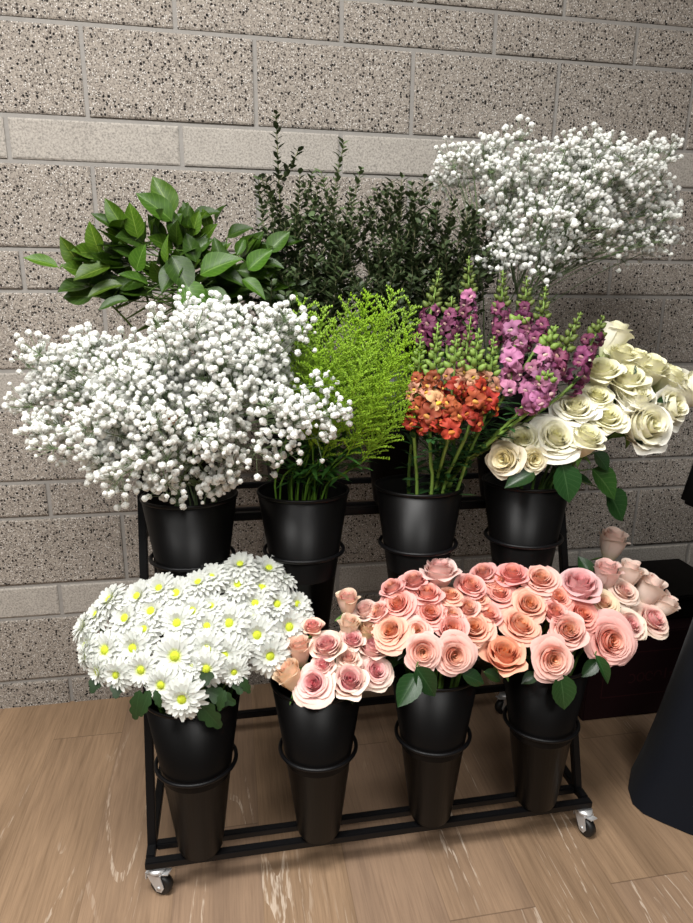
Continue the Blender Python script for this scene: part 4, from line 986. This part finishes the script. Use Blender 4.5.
for q, (x0, y0, x1, y1, Y0, Y1, kinds, fr, nf, lab, sz) in enumerate(SN):
    foot = BUCK['mid', 2]+BA*.03; a, b = at(x0, y0, Y0), at(x1, y1, Y1); root = thing('snapdragon', foot, lab, 'snapdragon', 'snapdragon spikes in the third middle bucket')
    c = rim_c('mid', 2); ax = (b-a).normalized(); d = Vector((a.x-c.x, a.y-c.y, 0)); f = c+d*min(1, .055/max(.001, d.length))+Vector((r.uniform(-.025, .025), r.uniform(-.02, .02), 0))
    pth = smooth_path([foot, f-Vector((0, 0, .01)), (f+a)/2+ax*.0, a, (a+b)/2, b], 5); n = len(pth)
    mb = MB(); mb.tube([p-foot for p in pth], [.0036 if i < n*.7 else .0036-.0026*(i-n*.7)/(n*.3) for i in range(n)], 7)
    s = mb.build('stem', M['snapstem'], root); s.color = (.9, .9, .9, 1)
    Ls = (b-a).length; sx = ax.cross(Vector((0, 1, 0))).normalized(); sy = ax.cross(sx)
    for k in range(nf):
        t = fr*(k+.3)/nf; an = k*2.39996+.7*q; o = sx*math.cos(an)+sy*math.sin(an)
        if o.y > .75: o = (o-Vector((0, 1.2, 0))).normalized()
        p = a+ax*Ls*t+o*(.014*sz); kd = kinds[min(len(kinds)-1, int(t/fr*len(kinds)))]; fs = .0205*sz*(1-.30*t/fr)*r.uniform(.75, 1.2)
        fl = link('floret', FLO[kd], root); pose(fl, p-foot, aim((o*.9+ax*.15-Vector((0, .35, 0))).normalized(), r.uniform(-.9, .9), ax), fs); tt = r.uniform(.5, 1.15); fl.color = (tt, tt*r.uniform(.9, 1.15), tt*r.uniform(.9, 1.1), 1)
    mb = MB(); nb = int(30*(1-fr)*Ls/.16)+6
    for k in range(nb):
        t = k/nb; an = k*2.39996; o = sx*math.cos(an)+sy*math.sin(an); h = .0088*(1-.70*t)*sz; p = a+ax*Ls*(fr+(1-fr)*t*.99)+o*(.0125*(1-.78*t))
        R = aim((o+ax*.9).normalized()); pr = [(0, -.8), (.55, -.55), (.8, 0), (.6, .75), (.2, 1.3), (0, 1.4)]
        vs = [p-foot+R @ Vector((rr_*h*math.cos(j*PI/3), rr_*h*math.sin(j*PI/3), z*h)) for rr_, z in pr for j in range(6)]
        mb.raw(vs, [(i*6+j, i*6+(j+1) % 6, i*6+6+(j+1) % 6, i*6+6+j) for i in range(5) for j in range(6)])
    bo = mb.build('buds', M['snapbud'], root); bt = (.50, .48, .40) if 's_plum' in kinds else (.80, .86, .66); bo.color = (*bt, 1)
    mb = MB()
    for w in range(34):
        p0 = pth[r.randrange(5, max(8, int(n*.62)))]; an = r.uniform(0, 6.28); d = Vector((math.cos(an), math.sin(an), r.uniform(-.1, .8))).normalized(); small_leaf(mb, p0-foot, d, Vector((0, 0, 1)), r.uniform(.025, .045), r.uniform(.004, .007))
    lo = mb.build('leaves', M['snapleaf'], root); lo.color = (.65, .65, .65, 1)

# ------------------------------------------------------------------ the dark table and boxes at the right
t = thing('draped_table', (1.6, -.62, 0), 'table under a dark navy cloth hanging to the floor at the right edge', 'table')
O = Vector((1.6, -.62, 0))
hem = [(1.75, -.44), (1.55, -.455), (1.40, -.49), (1.31, -.54), (1.262, -.60), (1.243, -.648), (1.250, -.680), (1.278, -.712), (1.318, -.752), (1.37, -.79), (1.46, -.82), (1.62, -.84), (1.9, -.85), (2.1, -.85), (2.15, -.64), (2.1, -.45)]
top = [(1.80, -.46), (1.65, -.47), (1.56, -.49), (1.50, -.52), (1.47, -.56), (1.455, -.60), (1.458, -.635), (1.47, -.675), (1.49, -.71), (1.52, -.745), (1.57, -.775), (1.67, -.80), (1.9, -.81), (2.06, -.81), (2.1, -.64), (2.06, -.47)]
mb = MB(); nv = 12; P = []
for j in range(nv):
    f = j/(nv-1); z = .002+(.74-.002)*f
    P.append([Vector((hx+(tx-hx)*(f**.8), hy+(ty-hy)*(f**.8), z))-O for (hx, hy), (tx, ty) in zip(hem+hem[:1], top+top[:1])])
mb.quadgrid(P, len(hem)+1, nv); e = len(mb.v)
mb.raw([Vector((x, y, .74))-O for x, y in top], [tuple(range(len(top)))])
mb.build('tablecloth', M['navy'], t)
t = thing('black_bag', (1.572, -.60, .742), 'black soft bag on the navy draped table, cut by the right edge', 'bag')
mb = MB(); mb.box((0, 0, .10), (.25, .055, .10), bev=.012)
for i, v in enumerate(mb.v):
    mb.v[i] = (v[0]*(1-.16*max(0, v[2]-.02)/.18), v[1], v[2])
mb.build('body', M['blackcloth'], t)
mb = MB(); mb.tube(smooth_path([(-.06, 0, .19), (-.045, 0, .25), (.045, 0, .25), (.06, 0, .19)], 6), .006, 8); mb.build('handle', M['blackcloth'], t)

t = thing('carton', (1.50, -.20, 0), 'dark maroon carton with faint printing on the floor beside the stand', 'box')
mb = MB(); mb.box((0, 0, .14), (.215, .14, .138), bev=.003); mb.build('body', M['maroon'], t, smooth=False)
mb = MB(); yf = -.1408
def strip(x0, z0, x1, z1, w):
    d = Vector((x1-x0, 0, z1-z0)).normalized(); s = Vector((-d.z, 0, d.x))*w/2; a, b = Vector((x0, yf, z0)), Vector((x1, yf, z1))
    mb.raw([a-s, b-s, b+s, a+s], [(0, 1, 2, 3)])
for (x0, z0, x1, z1) in ((-.165, .075, .19, .075), (-.165, .215, .19, .215), (-.165, .075, -.165, .215), (.19, .075, .19, .215)): strip(x0, z0, x1, z1, .003)
mb.build('printed_frame', M['print'], t, smooth=False)
mb = MB()
def ringlet(x, z, rx, rz, a0, a1):
    n = 9
    for i in range(n): 
        p, q = a0+(a1-a0)*i/n, a0+(a1-a0)*(i+1)/n; strip(x+rx*math.cos(p), z+rz*math.sin(p), x+rx*math.cos(q), z+rz*math.sin(q), .004)
ringlet(-.075, .13, .012, .014, -2.2, 2.2); ringlet(-.045, .132, .011, .014, 0, 6.28); ringlet(-.018, .133, .011, .014, .3, 5.6); ringlet(.01, .134, .011, .014, -.2, 3.4)
strip(.034, .12, .034, .155, .005); strip(.048, .137, .068, .139, .004); strip(.048, .129, .068, .131, .004)
for i in range(4): strip(.078+.017*i, .116, .092+.017*i, .165, .005)
mb.build('printing', M['print'], t, smooth=False)
t = thing('storage_box', (1.56, -.17, .2795), 'black lidded storage box on top of the maroon carton', 'box')  # near-black box that fills the dark area above the carton
mb = MB(); mb.box((0, 0, .03), (.20, .12, .03), bev=.004); mb.build('body', M['brownbox'], t, smooth=False)
mb = MB(); mb.box((0, 0, .069), (.206, .126, .009), bev=.004); mb.build('lid', M['brownbox'], t, smooth=False)

# ------------------------------------------------------------------ light
def area(name, loc, size, energy, colr=(1, 1, 1), rot=(0, 0, 0)):
    l = bpy.data.lights.new(name, 'AREA'); l.shape = 'RECTANGLE'; l.size, l.size_y = size; l.energy = energy; l.color = colr
    o = bpy.data.objects.new(name, l); col.objects.link(o); o.location = loc; o.rotation_euler = rot
    return o
area('ceiling_light_panel', (.10, -1.42, 2.75), (1.2, .6), 43, (1, .985, .96))
area('ceiling_light_panel', (-1.3, -2.0, 2.75), (1.2, .6), 36, (1, .985, .96))
area('ceiling_light_panel', (.6, -3.2, 2.75), (1.2, .6), 32, (1, .985, .96))  # added front fill, brightens the faces turned to the camera
w = bpy.data.worlds.new('room_light'); scn.world = w; w.use_nodes = True
w.node_tree.nodes['Background'].inputs[0].default_value = (1, .98, .95, 1); w.node_tree.nodes['Background'].inputs[1].default_value = .06
scn.view_settings.view_transform = 'Standard'; scn.view_settings.look = 'None'; scn.view_settings.gamma = 1.0; scn.view_settings.exposure = 0.80
